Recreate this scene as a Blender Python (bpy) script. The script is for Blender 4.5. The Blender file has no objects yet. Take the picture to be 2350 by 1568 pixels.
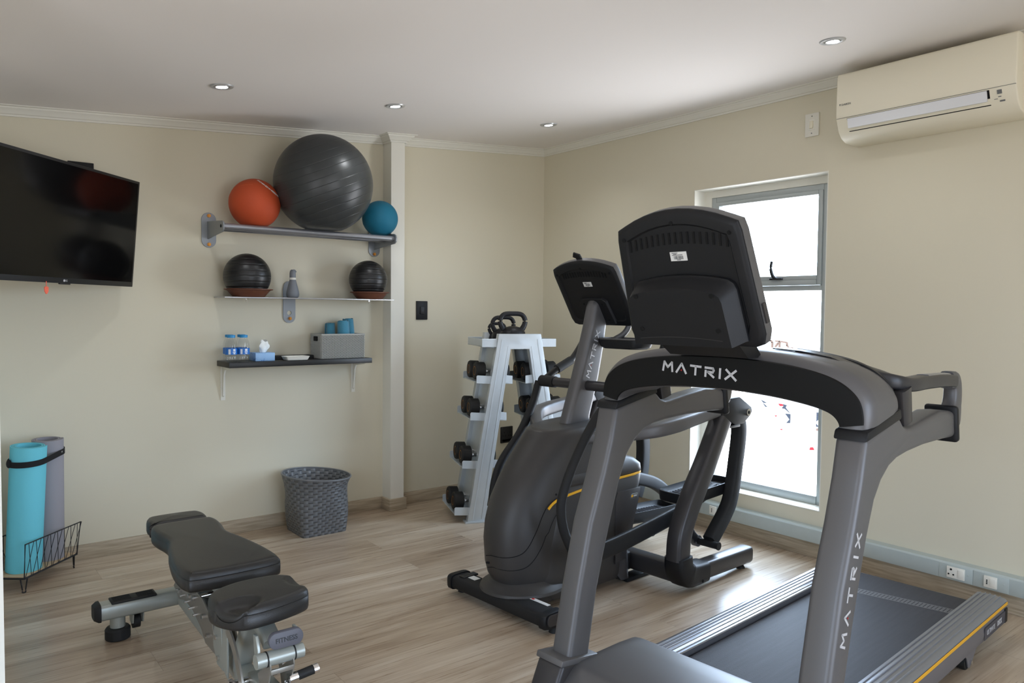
import bpy, bmesh, math, random
from mathutils import Vector, Matrix, Quaternion
random.seed(7)
PI = math.pi
sc = bpy.context.scene
COL = sc.collection

# ------------------------------------------------------------------ materials
MATS = {}
def mat(name, col, rough=0.5, metal=0.0, spec=0.5, emis=None, estr=0.0, coat=0.0, bump=None, noise=None, trans=0.0, ior=1.45, sheen=0.0):
    if name in MATS: return MATS[name]
    m = bpy.data.materials.new(name); m.use_nodes = True
    nt = m.node_tree; b = nt.nodes['Principled BSDF']
    b.inputs['Base Color'].default_value = (*col, 1); b.inputs['Roughness'].default_value = rough
    b.inputs['Metallic'].default_value = metal; b.inputs['Specular IOR Level'].default_value = spec
    b.inputs['Coat Weight'].default_value = coat; b.inputs['IOR'].default_value = ior
    b.inputs['Transmission Weight'].default_value = trans; b.inputs['Sheen Weight'].default_value = sheen
    if emis: b.inputs['Emission Color'].default_value = (*emis, 1); b.inputs['Emission Strength'].default_value = estr
    tc = nt.nodes.new('ShaderNodeTexCoord')
    if noise:   # (scale, amount, stretch)
        mp = nt.nodes.new('ShaderNodeMapping'); mp.inputs['Scale'].default_value = noise[2] if len(noise) > 2 else (1, 1, 1)
        n = nt.nodes.new('ShaderNodeTexNoise'); n.inputs['Scale'].default_value = noise[0]; n.inputs['Detail'].default_value = 4
        r = nt.nodes.new('ShaderNodeMapRange'); r.inputs['To Min'].default_value = 1 - noise[1]; r.inputs['To Max'].default_value = 1 + noise[1]
        mx = nt.nodes.new('ShaderNodeMix'); mx.data_type = 'RGBA'; mx.blend_type = 'MULTIPLY'; mx.inputs[0].default_value = 1
        mx.inputs[6].default_value = (*col, 1)
        nt.links.new(tc.outputs['Object'], mp.inputs['Vector']); nt.links.new(mp.outputs[0], n.inputs['Vector'])
        nt.links.new(n.outputs['Fac'], r.inputs['Value']); nt.links.new(r.outputs[0], mx.inputs[7]); nt.links.new(mx.outputs[2], b.inputs['Base Color'])
    if bump:    # (scale, strength)
        n2 = nt.nodes.new('ShaderNodeTexNoise'); n2.inputs['Scale'].default_value = bump[0]; n2.inputs['Detail'].default_value = 3
        bp = nt.nodes.new('ShaderNodeBump'); bp.inputs['Strength'].default_value = bump[1]; bp.inputs['Distance'].default_value = 0.002
        nt.links.new(tc.outputs['Object'], n2.inputs['Vector']); nt.links.new(n2.outputs['Fac'], bp.inputs['Height']); nt.links.new(bp.outputs[0], b.inputs['Normal'])
    MATS[name] = m
    return m

def s2l(r, g, b):
    f = lambda c: (c/255/12.92) if c/255 <= 0.04045 else ((c/255+0.055)/1.055)**2.4
    return (f(r), f(g), f(b))

M_wall = mat('wall_paint', s2l(214, 208, 188), 0.85, spec=0.2, bump=(260, 0.08))
M_white = mat('white_paint', s2l(226, 224, 214), 0.7, spec=0.25)
M_ceil = mat('ceiling_paint', s2l(234, 230, 227), 0.9, spec=0.15)
M_alu = mat('grey_aluminium', s2l(176, 182, 182), 0.45, 0.3)
M_trunk = mat('trunking_grey', s2l(178, 188, 186), 0.38, 0.0, spec=0.6, noise=(30, 0.04))
M_socket = mat('socket_cream', s2l(232, 230, 220), 0.4)
M_black = mat('black_plastic', s2l(20, 20, 21), 0.45)
M_blackgl = mat('black_gloss', s2l(8, 8, 9), 0.12)
M_blackmt = mat('black_matte', s2l(24, 24, 25), 0.7, bump=(500, 0.15))
M_hole = mat('dark_hole', s2l(6, 6, 7), 0.9)
M_chrome = mat('chrome', (0.8, 0.8, 0.82), 0.12, 1.0)
M_brass = mat('brass', s2l(190, 130, 60), 0.35, 0.9)
M_galv = mat('silver_coating', s2l(200, 207, 211), 0.34, 0.35, noise=(14, 0.07))
M_bracket = mat('bracket_grey', s2l(142, 146, 150), 0.42, 0.45)
M_steel = mat('rail_steel', s2l(160, 162, 168), 0.3, 0.75)
M_gun = mat('gunmetal', s2l(98, 97, 98), 0.42, 0.35, noise=(700, 0.05))
M_gun2 = mat('gunmetal_dark', s2l(62, 60, 61), 0.36, 0.3, noise=(700, 0.05))
M_shell = mat('elliptical_shell', s2l(56, 54, 53), 0.45, 0.0, bump=(600, 0.06))
M_conback = mat('console_black', s2l(19, 20, 23), 0.5, spec=0.4, bump=(900, 0.12))
M_panel = mat('header_black', s2l(7, 7, 7), 0.55, spec=0.3)
M_letter = mat('letter_silver', s2l(205, 205, 208), 0.4, 0.2)
M_red = mat('red_mark', s2l(190, 40, 40), 0.5)
M_yellow = mat('yellow_stripe', s2l(232, 172, 40), 0.4)
M_rail = mat('deck_rail_grey', s2l(150, 153, 162), 0.28, 0.75)
M_deckside = mat('deck_side_grey', s2l(118, 116, 120), 0.4, 0.3)
M_belt = mat('running_belt', s2l(60, 61, 68), 0.62, spec=0.3, noise=(9, 0.25, (0.6, 9, 1)), bump=(350, 0.3))
M_seam = mat('belt_seam', s2l(96, 98, 104), 0.5)
M_label = mat('paper_label', s2l(225, 226, 224), 0.6)
M_print = mat('print_grey', s2l(95, 96, 98), 0.7)
M_rubber = mat('rubber_black', s2l(26, 26, 26), 0.65)
M_orange = mat('ball_orange', s2l(184, 76, 42), 0.62, spec=0.35, bump=(380, 0.35))
M_teal = mat('ball_teal', s2l(24, 106, 134), 0.62, spec=0.35, bump=(380, 0.35))
M_brown = mat('saucer_brown', s2l(104, 62, 44), 0.5)
M_vase = mat('bottle_grey', s2l(120, 124, 130), 0.55)
M_shelfb = mat('shelf_black', s2l(26, 25, 23), 0.4, noise=(20, 0.15, (0.3, 6, 6)))
M_steelplate = mat('thin_plate', s2l(176, 176, 178), 0.3, 0.6)
M_towel = mat('towel_teal', s2l(72, 132, 156), 0.95, spec=0.1, bump=(240, 1.0), sheen=0.3)
M_mint = mat('mat_turquoise', s2l(112, 200, 216), 0.8, spec=0.2, bump=(500, 0.15))
M_matgrey = mat('mat_grey', s2l(152, 150, 156), 0.8, spec=0.2, bump=(500, 0.15))
M_strap = mat('strap_black', s2l(20, 20, 22), 0.85)
M_wire = mat('wire_black', s2l(26, 26, 30), 0.45)
M_ply = mat('rack_wood', s2l(196, 170, 136), 0.6, noise=(12, 0.12, (1, 14, 14)))
M_vinyl = mat('bench_vinyl', s2l(38, 37, 36), 0.36, spec=0.5, bump=(420, 0.25))
M_frame = mat('bench_frame', s2l(158, 162, 156), 0.32, 0.25)
M_framepl = mat('bench_plate', s2l(150, 146, 138), 0.36, 0.55)
M_tissue = mat('tissue_white', s2l(236, 240, 238), 0.9)
M_tblue = mat('bottle_cap_blue', s2l(40, 138, 196), 0.4)
M_acwhite = mat('ac_white', s2l(232, 226, 206), 0.42)
M_acvane = mat('ac_vane', s2l(226, 228, 232), 0.4)
M_acgrey = mat('ac_grey', s2l(110, 112, 112), 0.5)
M_lamp = mat('lamp_lens', (1, 1, 1), 0.3, emis=(0.93, 0.97, 1.0), estr=22)
M_lampring = mat('lamp_ring', s2l(196, 198, 200), 0.3, 0.5)
M_iron = mat('cast_iron', s2l(28, 28, 31), 0.42, 0.2, bump=(160, 0.3))
M_tag = mat('pull_tag_orange', s2l(240, 110, 84), 0.5)
M_tab = mat('tab_amber', s2l(200, 130, 40), 0.4)

def node_mat(name):
    m = bpy.data.materials.new(name); m.use_nodes = True; MATS[name] = m
    nt = m.node_tree
    return m, nt, nt.nodes['Principled BSDF'], nt.nodes.new('ShaderNodeTexCoord')

def floor_mat():
    m, nt, b, tc = node_mat('vinyl_plank')
    N, L = nt.nodes.new, nt.links.new
    br = N('ShaderNodeTexBrick'); br.offset = 0.37; br.inputs['Scale'].default_value = 1
    br.inputs['Brick Width'].default_value = 1.22; br.inputs['Row Height'].default_value = 0.18
    br.inputs['Mortar Size'].default_value = 0.0007; br.inputs['Mortar Smooth'].default_value = 0.2; br.inputs['Bias'].default_value = 0
    br.inputs['Color1'].default_value = (0, 0, 0, 1); br.inputs['Color2'].default_value = (1, 1, 1, 1); br.inputs['Mortar'].default_value = (0.5, 0.5, 0.5, 1)
    L(tc.outputs['Object'], br.inputs['Vector'])
    # per-plank offset of the grain
    add = N('ShaderNodeVectorMath'); add.operation = 'MULTIPLY_ADD'; add.inputs[1].default_value = (7.3, 3.1, 5.7)
    L(br.outputs['Color'], add.inputs[0]); L(tc.outputs['Object'], add.inputs[2])
    def grain(sx, sy, scale, det, dist):
        mp = N('ShaderNodeMapping'); mp.inputs['Scale'].default_value = (sx, sy, 1)
        n = N('ShaderNodeTexNoise'); n.inputs['Scale'].default_value = scale; n.inputs['Detail'].default_value = det; n.inputs['Distortion'].default_value = dist
        L(add.outputs[0], mp.inputs['Vector']); L(mp.outputs[0], n.inputs['Vector']); return n.outputs['Fac']
    g1 = grain(1.0, 9, 1.5, 5, 0.9); g2 = grain(2.0, 60, 1.7, 6, 0.3)
    mixg = N('ShaderNodeMath'); mixg.operation = 'MULTIPLY_ADD'; mixg.inputs[1].default_value = 0.42
    L(g2, mixg.inputs[0])
    sub = N('ShaderNodeMath'); sub.operation = 'MULTIPLY_ADD'; sub.inputs[1].default_value = 0.62; sub.inputs[2].default_value = 0.0
    L(g1, sub.inputs[0]); L(sub.outputs[0], mixg.inputs[2])
    pl = N('ShaderNodeMath'); pl.operation = 'MULTIPLY_ADD'; pl.inputs[1].default_value = 0.16
    L(br.outputs['Color'], pl.inputs[0]); L(mixg.outputs[0], pl.inputs[2])
    cr = N('ShaderNodeValToRGB'); e = cr.color_ramp.elements
    e[0].position = 0.34; e[0].color = (*s2l(128, 108, 90), 1); e[1].position = 0.86; e[1].color = (*s2l(206, 194, 178), 1)
    k = e.new(0.52); k.color = (*s2l(166, 147, 126), 1); k = e.new(0.68); k.color = (*s2l(188, 172, 152), 1)
    L(pl.outputs[0], cr.inputs[0])
    mx = N('ShaderNodeMix'); mx.data_type = 'RGBA'; mx.blend_type = 'MULTIPLY'; mx.inputs[7].default_value = (0.55, 0.5, 0.46, 1)
    L(br.outputs['Fac'], mx.inputs[0]); L(cr.outputs[0], mx.inputs[6]); L(mx.outputs[2], b.inputs['Base Color'])
    rr = N('ShaderNodeMapRange'); rr.inputs['To Min'].default_value = 0.23; rr.inputs['To Max'].default_value = 0.35
    L(g2, rr.inputs['Value']); L(rr.outputs[0], b.inputs['Roughness']); b.inputs['Specular IOR Level'].default_value = 0.5
    bp = N('ShaderNodeBump'); bp.inputs['Strength'].default_value = 0.12; bp.inputs['Distance'].default_value = 0.002
    L(g2, bp.inputs['Height']); L(bp.outputs[0], b.inputs['Normal'])
    return m
M_floor = floor_mat()

def baseboard_mat():
    m, nt, b, tc = node_mat('baseboard_oak')
    N, L = nt.nodes.new, nt.links.new
    mp = N('ShaderNodeMapping'); mp.inputs['Scale'].default_value = (4, 4, 70)
    n = N('ShaderNodeTexNoise'); n.inputs['Scale'].default_value = 1.6; n.inputs['Detail'].default_value = 6
    cr = N('ShaderNodeValToRGB'); e = cr.color_ramp.elements
    e[0].position = 0.3; e[0].color = (*s2l(152, 138, 116), 1); e[1].position = 0.75; e[1].color = (*s2l(194, 180, 158), 1)
    L(tc.outputs['Object'], mp.inputs['Vector']); L(mp.outputs[0], n.inputs['Vector']); L(n.outputs['Fac'], cr.inputs[0]); L(cr.outputs[0], b.inputs['Base Color'])
    b.inputs['Roughness'].default_value = 0.5
    return m
M_base = baseboard_mat()

def ball_mat(name, col, rough, rib_scale, axis='Z', strength=0.4, rot=(0, 0, 0), width=0.1):
    """rubber with thin moulded grooves running round the ball"""
    m, nt, b, tc = node_mat(name)
    N, L = nt.nodes.new, nt.links.new
    b.inputs['Base Color'].default_value = (*col, 1); b.inputs['Roughness'].default_value = rough
    mp = N('ShaderNodeMapping'); mp.inputs['Rotation'].default_value = rot
    sx = N('ShaderNodeSeparateXYZ'); mu = N('ShaderNodeMath'); mu.operation = 'MULTIPLY'; mu.inputs[1].default_value = rib_scale
    fr = N('ShaderNodeMath'); fr.operation = 'PINGPONG'; fr.inputs[1].default_value = 0.5
    st = N('ShaderNodeMapRange'); st.inputs['From Min'].default_value = 0; st.inputs['From Max'].default_value = width; st.interpolation_type = 'SMOOTHSTEP'
    bp = N('ShaderNodeBump'); bp.inputs['Strength'].default_value = strength; bp.inputs['Distance'].default_value = 0.003
    L(tc.outputs['Object'], mp.inputs['Vector']); L(mp.outputs[0], sx.inputs[0]); L(sx.outputs[axis], mu.inputs[0]); L(mu.outputs[0], fr.inputs[0]); L(fr.outputs[0], st.inputs['Value'])
    L(st.outputs[0], bp.inputs['Height']); L(bp.outputs[0], b.inputs['Normal'])
    return m
M_bigball = ball_mat('exercise_ball_rubber', s2l(54, 57, 58), 0.36, 26, strength=0.5, rot=(0.0, 0.42, 0.2), width=0.06)
M_slam = ball_mat('slam_ball_rubber', s2l(26, 26, 27), 0.38, 34, strength=0.7, width=0.16)

def weave_mat(name, c1, c2, sx, sy, metal=0.0, rough=0.5, dist=0.004):
    """checkerboard basket weave from the UV-like cylinder angle or from object X/Z"""
    m, nt, b, tc = node_mat(name)
    N, L = nt.nodes.new, nt.links.new
    uv = N('ShaderNodeUVMap'); uv.uv_map = 'UVMap'
    mp = N('ShaderNodeMapping'); mp.inputs['Scale'].default_value = (sx, sy, 1)
    L(uv.outputs[0], mp.inputs['Vector'])
    ck = N('ShaderNodeTexChecker'); ck.inputs['Scale'].default_value = 1; ck.inputs['Color1'].default_value = (1, 1, 1, 1); ck.inputs['Color2'].default_value = (0, 0, 0, 1)
    L(mp.outputs[0], ck.inputs['Vector'])
    sep = N('ShaderNodeSeparateXYZ'); L(mp.outputs[0], sep.inputs[0])
    def hump(sock):
        fr = N('ShaderNodeMath'); fr.operation = 'FRACT'; L(sock, fr.inputs[0])
        a = N('ShaderNodeMath'); a.operation = 'MULTIPLY'; a.inputs[1].default_value = PI; L(fr.outputs[0], a.inputs[0])
        s = N('ShaderNodeMath'); s.operation = 'SINE'; L(a.outputs[0], s.inputs[0]); return s.outputs[0]
    hx, hy = hump(sep.outputs['X']), hump(sep.outputs['Y'])
    # over cells bulge along x, under cells along y
    mixh = N('ShaderNodeMix'); mixh.data_type = 'FLOAT'; L(ck.outputs['Fac'], mixh.inputs[0]); L(hx, mixh.inputs[2]); L(hy, mixh.inputs[3])
    cm = N('ShaderNodeMix'); cm.data_type = 'RGBA'; cm.inputs[6].default_value = (*c1, 1); cm.inputs[7].default_value = (*c2, 1)
    L(ck.outputs['Fac'], cm.inputs[0])
    L(cm.outputs[2], b.inputs['Base Color'])
    bp = N('ShaderNodeBump'); bp.inputs['Strength'].default_value = 0.9; bp.inputs['Distance'].default_value = dist
    L(mixh.outputs[0], bp.inputs['Height']); L(bp.outputs[0], b.inputs['Normal'])
    b.inputs['Roughness'].default_value = rough; b.inputs['Metallic'].default_value = metal
    return m
M_weave = weave_mat('waste_basket_weave', s2l(112, 114, 116), s2l(92, 94, 97), 44, 20, rough=0.42)

def glass_mat(name, col=(1, 1, 1), rough=0.0):
    m = bpy.data.materials.new(name); m.use_nodes = True; MATS[name] = m
    nt = m.node_tree; nt.nodes.clear()
    o = nt.nodes.new('ShaderNodeOutputMaterial'); t = nt.nodes.new('ShaderNodeBsdfTransparent'); g = nt.nodes.new('ShaderNodeBsdfGlossy')
    lw = nt.nodes.new('ShaderNodeLayerWeight'); lw.inputs['Blend'].default_value = 0.5
    pw = nt.nodes.new('ShaderNodeMath'); pw.operation = 'POWER'; pw.inputs[1].default_value = 4.0; nt.links.new(lw.outputs['Facing'], pw.inputs[0])
    f = nt.nodes.new('ShaderNodeMath'); f.operation = 'MULTIPLY_ADD'; f.inputs[1].default_value = 0.45; f.inputs[2].default_value = 0.035; nt.links.new(pw.outputs[0], f.inputs[0])
    x = nt.nodes.new('ShaderNodeMixShader')
    t.inputs['Color'].default_value = (*col, 1); g.inputs['Roughness'].default_value = rough
    nt.links.new(f.outputs[0], x.inputs[0]); nt.links.new(t.outputs[0], x.inputs[1]); nt.links.new(g.outputs[0], x.inputs[2]); nt.links.new(x.outputs[0], o.inputs['Surface'])
    return m
M_glass = glass_mat('window_glass', (0.97, 0.98, 0.98))
M_pet = glass_mat('clear_bottle_plastic', (0.975, 0.98, 0.98), 0.05)

def tissuebox_mat():
    m, nt, b, tc = node_mat('tissue_box_print')
    N, L = nt.nodes.new, nt.links.new
    w = N('ShaderNodeTexVoronoi'); w.inputs['Scale'].default_value = 120
    n = N('ShaderNodeTexNoise'); n.inputs['Scale'].default_value = 26
    cr = N('ShaderNodeValToRGB'); e = cr.color_ramp.elements; e[0].position = 0.42; e[0].color = (*s2l(36, 104, 196), 1); e[1].position = 0.6; e[1].color = (*s2l(150, 190, 232), 1)
    ad = N('ShaderNodeMath'); ad.operation = 'MULTIPLY_ADD'; ad.inputs[1].default_value = 0.35
    L(tc.outputs['Object'], w.inputs['Vector']); L(tc.outputs['Object'], n.inputs['Vector'])
    L(w.outputs['Distance'], ad.inputs[0]); L(n.outputs['Fac'], ad.inputs[2]); L(ad.outputs[0], cr.inputs[0]); L(cr.outputs[0], b.inputs['Base Color'])
    b.inputs['Roughness'].default_value = 0.45
    return m
M_tbox = tissuebox_mat()
M_blabel = mat('bottle_label_blue', s2l(36, 112, 196), 0.35)
M_blabel2 = mat('bottle_label_white', s2l(225, 232, 240), 0.4)

# ------------------------------------------------------------------ mesh builder
class MB:
    def __init__(s): s.bm = bmesh.new(); s.uv = None
    def box(s, c, size, rot=None, bev=0, seg=2):
        m = Matrix.Translation(Vector(c)) @ ((rot.to_4x4()) if rot is not None else Matrix()) @ Matrix.Diagonal((*size, 1))
        r = bmesh.ops.create_cube(s.bm, size=1, matrix=m)
        if bev:
            es = list({e for v in r['verts'] for e in v.link_edges})
            bmesh.ops.bevel(s.bm, geom=es, offset=bev, segments=seg, affect='EDGES', profile=0.5)
        return s
    def bx(s, x0, x1, y0, y1, z0, z1, bev=0, seg=2):
        return s.box(((x0+x1)/2, (y0+y1)/2, (z0+z1)/2), (abs(x1-x0), abs(y1-y0), abs(z1-z0)), None, bev, seg)
    def loft(s, rings, caps=True, closed=True, loop=False):
        R = [[s.bm.verts.new(Vector(p)) for p in r] for r in rings]
        n = len(R[0]); k = len(R)
        for i in range(k if loop else k-1):
            a, b = R[i], R[(i+1) % k]
            for j in range(n if closed else n-1):
                try: s.bm.faces.new((a[j], a[(j+1) % n], b[(j+1) % n], b[j]))
                except ValueError: pass
        if caps and not loop:
            s.bm.faces.new(R[0][::-1]); s.bm.faces.new(R[-1])
        return s
    def tube(s, pts, r, n=12, sec=None, up=(0, 0, 1), caps=True, smooth=0, loop=False):
        P = [Vector(p) for p in pts]
        rr = list(r) if isinstance(r, (list, tuple)) else [r]*len(P)
        if smooth:
            P, rr = catmull(P, rr, smooth, loop)
        rings = []; U = Vector(up); k = len(P)
        for i, p in enumerate(P):
            a = P[(i-1) % k] if loop or i else p; b = P[(i+1) % k] if loop or i < k-1 else p
            t = (b-a).normalized()
            u = U - t*U.dot(t)
            if u.length < 1e-4: u = Vector((1, 0, 0)) - t*t.x
            if u.length < 1e-4: u = Vector((0, 1, 0)) - t*t.y
            u.normalize(); v = t.cross(u)
            ring = []
            for j in range(n):
                q = 2*PI*j/n
                if sec: cx, cy = sec_pt(sec, q)
                else: cx, cy = math.cos(q), math.sin(q)
                ring.append(p + u*(cx*rr[i]) + v*(cy*rr[i]))
            rings.append(ring)
        return s.loft(rings, caps=caps, loop=loop)
    def cyl(s, a, b, r, n=20, r2=None):
        return s.tube([a, b], [r, r if r2 is None else r2], n)
    def lathe(s, prof, n=32, M=None, capb=True, capt=True):
        M = M or Matrix()
        rings = [[M @ Vector((r*math.cos(2*PI*j/n), r*math.sin(2*PI*j/n), z)) for j in range(n)] for r, z in prof]
        k = len(s.bm.faces)
        R = [[s.bm.verts.new(p) for p in ring] for ring in rings]
        for a, b in zip(R, R[1:]):
            for j in range(n): s.bm.faces.new((a[j], a[(j+1) % n], b[(j+1) % n], b[j]))
        if capb: s.bm.faces.new(R[0][::-1])
        if capt: s.bm.faces.new(R[-1])
        return s
    def prism(s, poly, w0, w1, f):
        """poly in (u,v); f(u,v,w)->xyz"""
        return s.loft([[f(u, v, w0) for u, v in poly], [f(u, v, w1) for u, v in poly]])
    def xz(s, poly, y0, y1): return s.prism(poly, y0, y1, lambda u, v, w: (u, w, v))
    def yz(s, poly, x0, x1): return s.prism(poly, x0, x1, lambda u, v, w: (w, u, v))
    def xy(s, poly, z0, z1): return s.prism(poly, z0, z1, lambda u, v, w: (u, v, w))
    def sphere(s, c, r, n=32, scale=(1, 1, 1)):
        bmesh.ops.create_uvsphere(s.bm, u_segments=n, v_segments=n//2, radius=r, matrix=Matrix.Translation(Vector(c)) @ Matrix.Diagonal((*scale, 1)))
        return s
    def bevel(s, off, seg=2, ang=0.5):
        bmesh.ops.recalc_face_normals(s.bm, faces=s.bm.faces)
        es = [e for e in s.bm.edges if len(e.link_faces) == 2 and e.calc_face_angle(0) > ang]
        bmesh.ops.bevel(s.bm, geom=es, offset=off, segments=seg, affect='EDGES', profile=0.5, clamp_overlap=True)
        return s
    def build(s, name, m, parent=None, smooth=True, ang=0.6, M=None):
        bmesh.ops.recalc_face_normals(s.bm, faces=s.bm.faces)
        if M is not None: s.bm.transform(M)
        me = bpy.data.meshes.new(name); s.bm.to_mesh(me); s.bm.free()
        if smooth and me.polygons:
            me.polygons.foreach_set('use_smooth', [True]*len(me.polygons)); me.set_sharp_from_angle(angle=ang)
        o = bpy.data.objects.new(name, me); COL.objects.link(o); me.materials.append(m)
        if parent is not None: o.parent = parent
        return o

def sec_pt(sec, q):
    kind, a, b = sec   # superellipse with exponents
    e = {'e': 1.0, 'r': 0.45}[kind]
    c, d = math.cos(q), math.sin(q)
    return a*math.copysign(abs(c)**e, c), b*math.copysign(abs(d)**e, d)
def catmull(P, rr, k, loop=False):
    out, ro = [], []; n = len(P)
    for i in range(n if loop else n-1):
        p1, p2 = P[i], P[(i+1) % n]
        p0 = P[(i-1) % n] if loop or i > 0 else p1*2-p2
        p3 = P[(i+2) % n] if loop or i < n-2 else p2*2-p1
        for j in range(k):
            t = j/k
            out.append(0.5*((2*p1)+(p2-p0)*t+(2*p0-5*p1+4*p2-p3)*t*t+(3*p1-p0-3*p2+p3)*t**3)); ro.append(rr[i]*(1-t)+rr[(i+1) % n]*t)
    if not loop: out.append(P[-1]); ro.append(rr[-1])
    return out, ro
def smooth2(pts, k, loop=False):
    P, _ = catmull([Vector((p[0], p[1], 0)) for p in pts], [0]*len(pts), k, loop)
    return [(p.x, p.y) for p in P]
def rrect(w, h, r, n=5, cx=0, cy=0):
    out = []
    for (sx, sy, a0) in ((1, -1, -PI/2), (1, 1, 0), (-1, 1, PI/2), (-1, -1, PI)):
        for i in range(n+1):
            a = a0+PI/2*i/n; out.append((cx+sx*(w/2-r)+r*math.cos(a), cy+sy*(h/2-r)+r*math.sin(a)))
    return out
def circle(r, n=24, cx=0, cy=0): return [(cx+r*math.cos(2*PI*i/n), cy+r*math.sin(2*PI*i/n)) for i in range(n)]

def tag(o, label=None, cat=None, group=None, kind=None):
    if label: o['label'] = label
    if cat: o['category'] = cat
    if group: o['group'] = group
    if kind: o['kind'] = kind
    return o
def thing(name, label, cat, loc=(0, 0, 0), rotz=0, group=None):
    o = bpy.data.objects.new(name, None); COL.objects.link(o); o.location = loc; o.rotation_euler = (0, 0, rotz); o.empty_display_size = 0.05
    return tag(o, label, cat, group)
def struct(name, mb, m, label=None, **kw):
    o = mb.build(name, m, **kw); o['kind'] = 'structure'
    if label: o['label'] = label
    return o
def copy_tree(o, parent=None):
    c = o.copy(); COL.objects.link(c)
    if parent is not None: c.parent = parent
    for ch in list(o.children): copy_tree(ch, c)
    return c
def text_mesh(s, size, ext=0.0004, M=None, bold=0.0):
    cu = bpy.data.curves.new('lettering', 'FONT'); cu.body = s; cu.size = size; cu.extrude = ext; cu.align_x = 'CENTER'; cu.align_y = 'CENTER'; cu.offset = bold; cu.resolution_u = 3
    o = bpy.data.objects.new('lettering', cu); COL.objects.link(o)
    dg = bpy.context.evaluated_depsgraph_get(); dg.update()
    me = bpy.data.meshes.new_from_object(o.evaluated_get(dg)); COL.objects.unlink(o); bpy.data.objects.remove(o)
    mb = MB(); mb.bm.from_mesh(me); bpy.data.meshes.remove(me)
    if M is not None: mb.bm.transform(M)
    return mb
# maker's wordmark drawn as strokes in a unit-height cell: M, open A, T, R, I, X
def wordmark(h, th, M, depth=0.0006, gap=0.42):
    """letters along +X of M, height along +Y, thickness along +Z; returns (letters, mark)"""
    mb = MB(); mk = MB()
    G = {'M': (1.25, [[(0, 0), (0.12, 1), (0.62, 0.42), (1.13, 1), (1.25, 0)]]),
         'A': (1.25, [[(0, 0), (0.625, 1), (1.25, 0)]]),
         'T': (1.3, [[(0, 0.93), (1.3, 0.93)], [(0.65, 0.93), (0.65, 0)]]),
         'R': (1.15, [[(0.08, 0), (0.08, 0.62)], [(0.0, 0.93), (0.95, 0.93), (1.05, 0.72), (0.95, 0.5), (0.35, 0.5), (1.1, 0.0)]]),
         'I': (0.25, [[(0.125, 0), (0.125, 1)]]), 'X': (1.25, [[(0, 0), (1.2, 1)], [(0.05, 1), (1.25, 0)]])}
    tot = sum(G[c][0] for c in 'MATRIX')+gap*5; x = -tot/2
    for c in 'MATRIX':
        w, strokes = G[c]
        for st in strokes:
            for (a, b) in zip(st, st[1:]):
                A, B = Vector(((x+a[0])*h, (a[1]-0.5)*h, 0)), Vector(((x+b[0])*h, (b[1]-0.5)*h, 0))
                t = (B-A).normalized(); n = Vector((-t.y, t.x, 0))*(th/2); A -= t*th*0.3; B += t*th*0.3
                q = [A-n, B-n, B+n, A+n]
                mb.loft([[M @ p for p in q], [M @ (p+Vector((0, 0, depth))) for p in q]])
        if c == 'A':
            cx, cy = (x+0.625)*h, (-0.22)*h; k = 0.11*h
            q = [Vector((cx-k, cy, 0)), Vector((cx, cy-k, 0)), Vector((cx+k, cy, 0)), Vector((cx, cy+k, 0))]
            mk.loft([[M @ p for p in q], [M @ (p+Vector((0, 0, depth))) for p in q]])
        x += w+gap
    return mb, mk
def frameM(o, X, Y):
    X = Vector(X).normalized(); Y = Vector(Y); Y = (Y-X*Y.dot(X)).normalized(); Z = X.cross(Y)
    m = Matrix((X, Y, Z)).transposed().to_4x4(); m.translation = Vector(o); return m
EXPOSURE = 0.2; SKY = 4.3; GROUND = 2.9; EAST = 3.8
# ------------------------------------------------------------------ camera
cam = bpy.data.cameras.new('camera'); co = bpy.data.objects.new('camera', cam); COL.objects.link(co)
cam.sensor_width = 36; cam.lens = 1734.05*36/2350; cam.clip_start = 0.05
yaw, pitch, roll = 0.6656496738368836, 0.04142064547557251, 0.009401422903103442
Fw = Vector((math.sin(yaw)*math.cos(pitch), math.cos(yaw)*math.cos(pitch), -math.sin(pitch)))
r0 = Vector((math.cos(yaw), -math.sin(yaw), 0)); u0 = r0.cross(Fw)
Rt = r0*math.cos(roll)+u0*math.sin(roll); Up = -r0*math.sin(roll)+u0*math.cos(roll)
mw = Matrix((Rt, Up, -Fw)).transposed().to_4x4(); mw.translation = (-3.51914, -4.127397, 1.227737)
co.matrix_world = mw; sc.camera = co

# ------------------------------------------------------------------ room shell
CZ, CS = 2.362, 0.07444            # ceiling height at the window wall and its fall to the left
def cz(x): return CZ+CS*x
XL, YF = -5.0, -6.2                # far left and rear limits of the room
struct('floor', MB().bx(XL, 0.35, YF-0.2, 0.2, -0.1, 0.0), M_floor)
mb = MB(); mb.xz([(XL-0.2, cz(XL-0.2)), (0.4, cz(0.4)), (0.4, cz(0.4)+0.12), (XL-0.2, cz(XL-0.2)+0.12)], YF-0.2, 0.2); struct('ceiling', mb, M_ceil)
struct('wall_back', MB().bx(XL, 0.35, 0.0, 0.15, -0.05, 2.7), M_wall)
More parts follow.
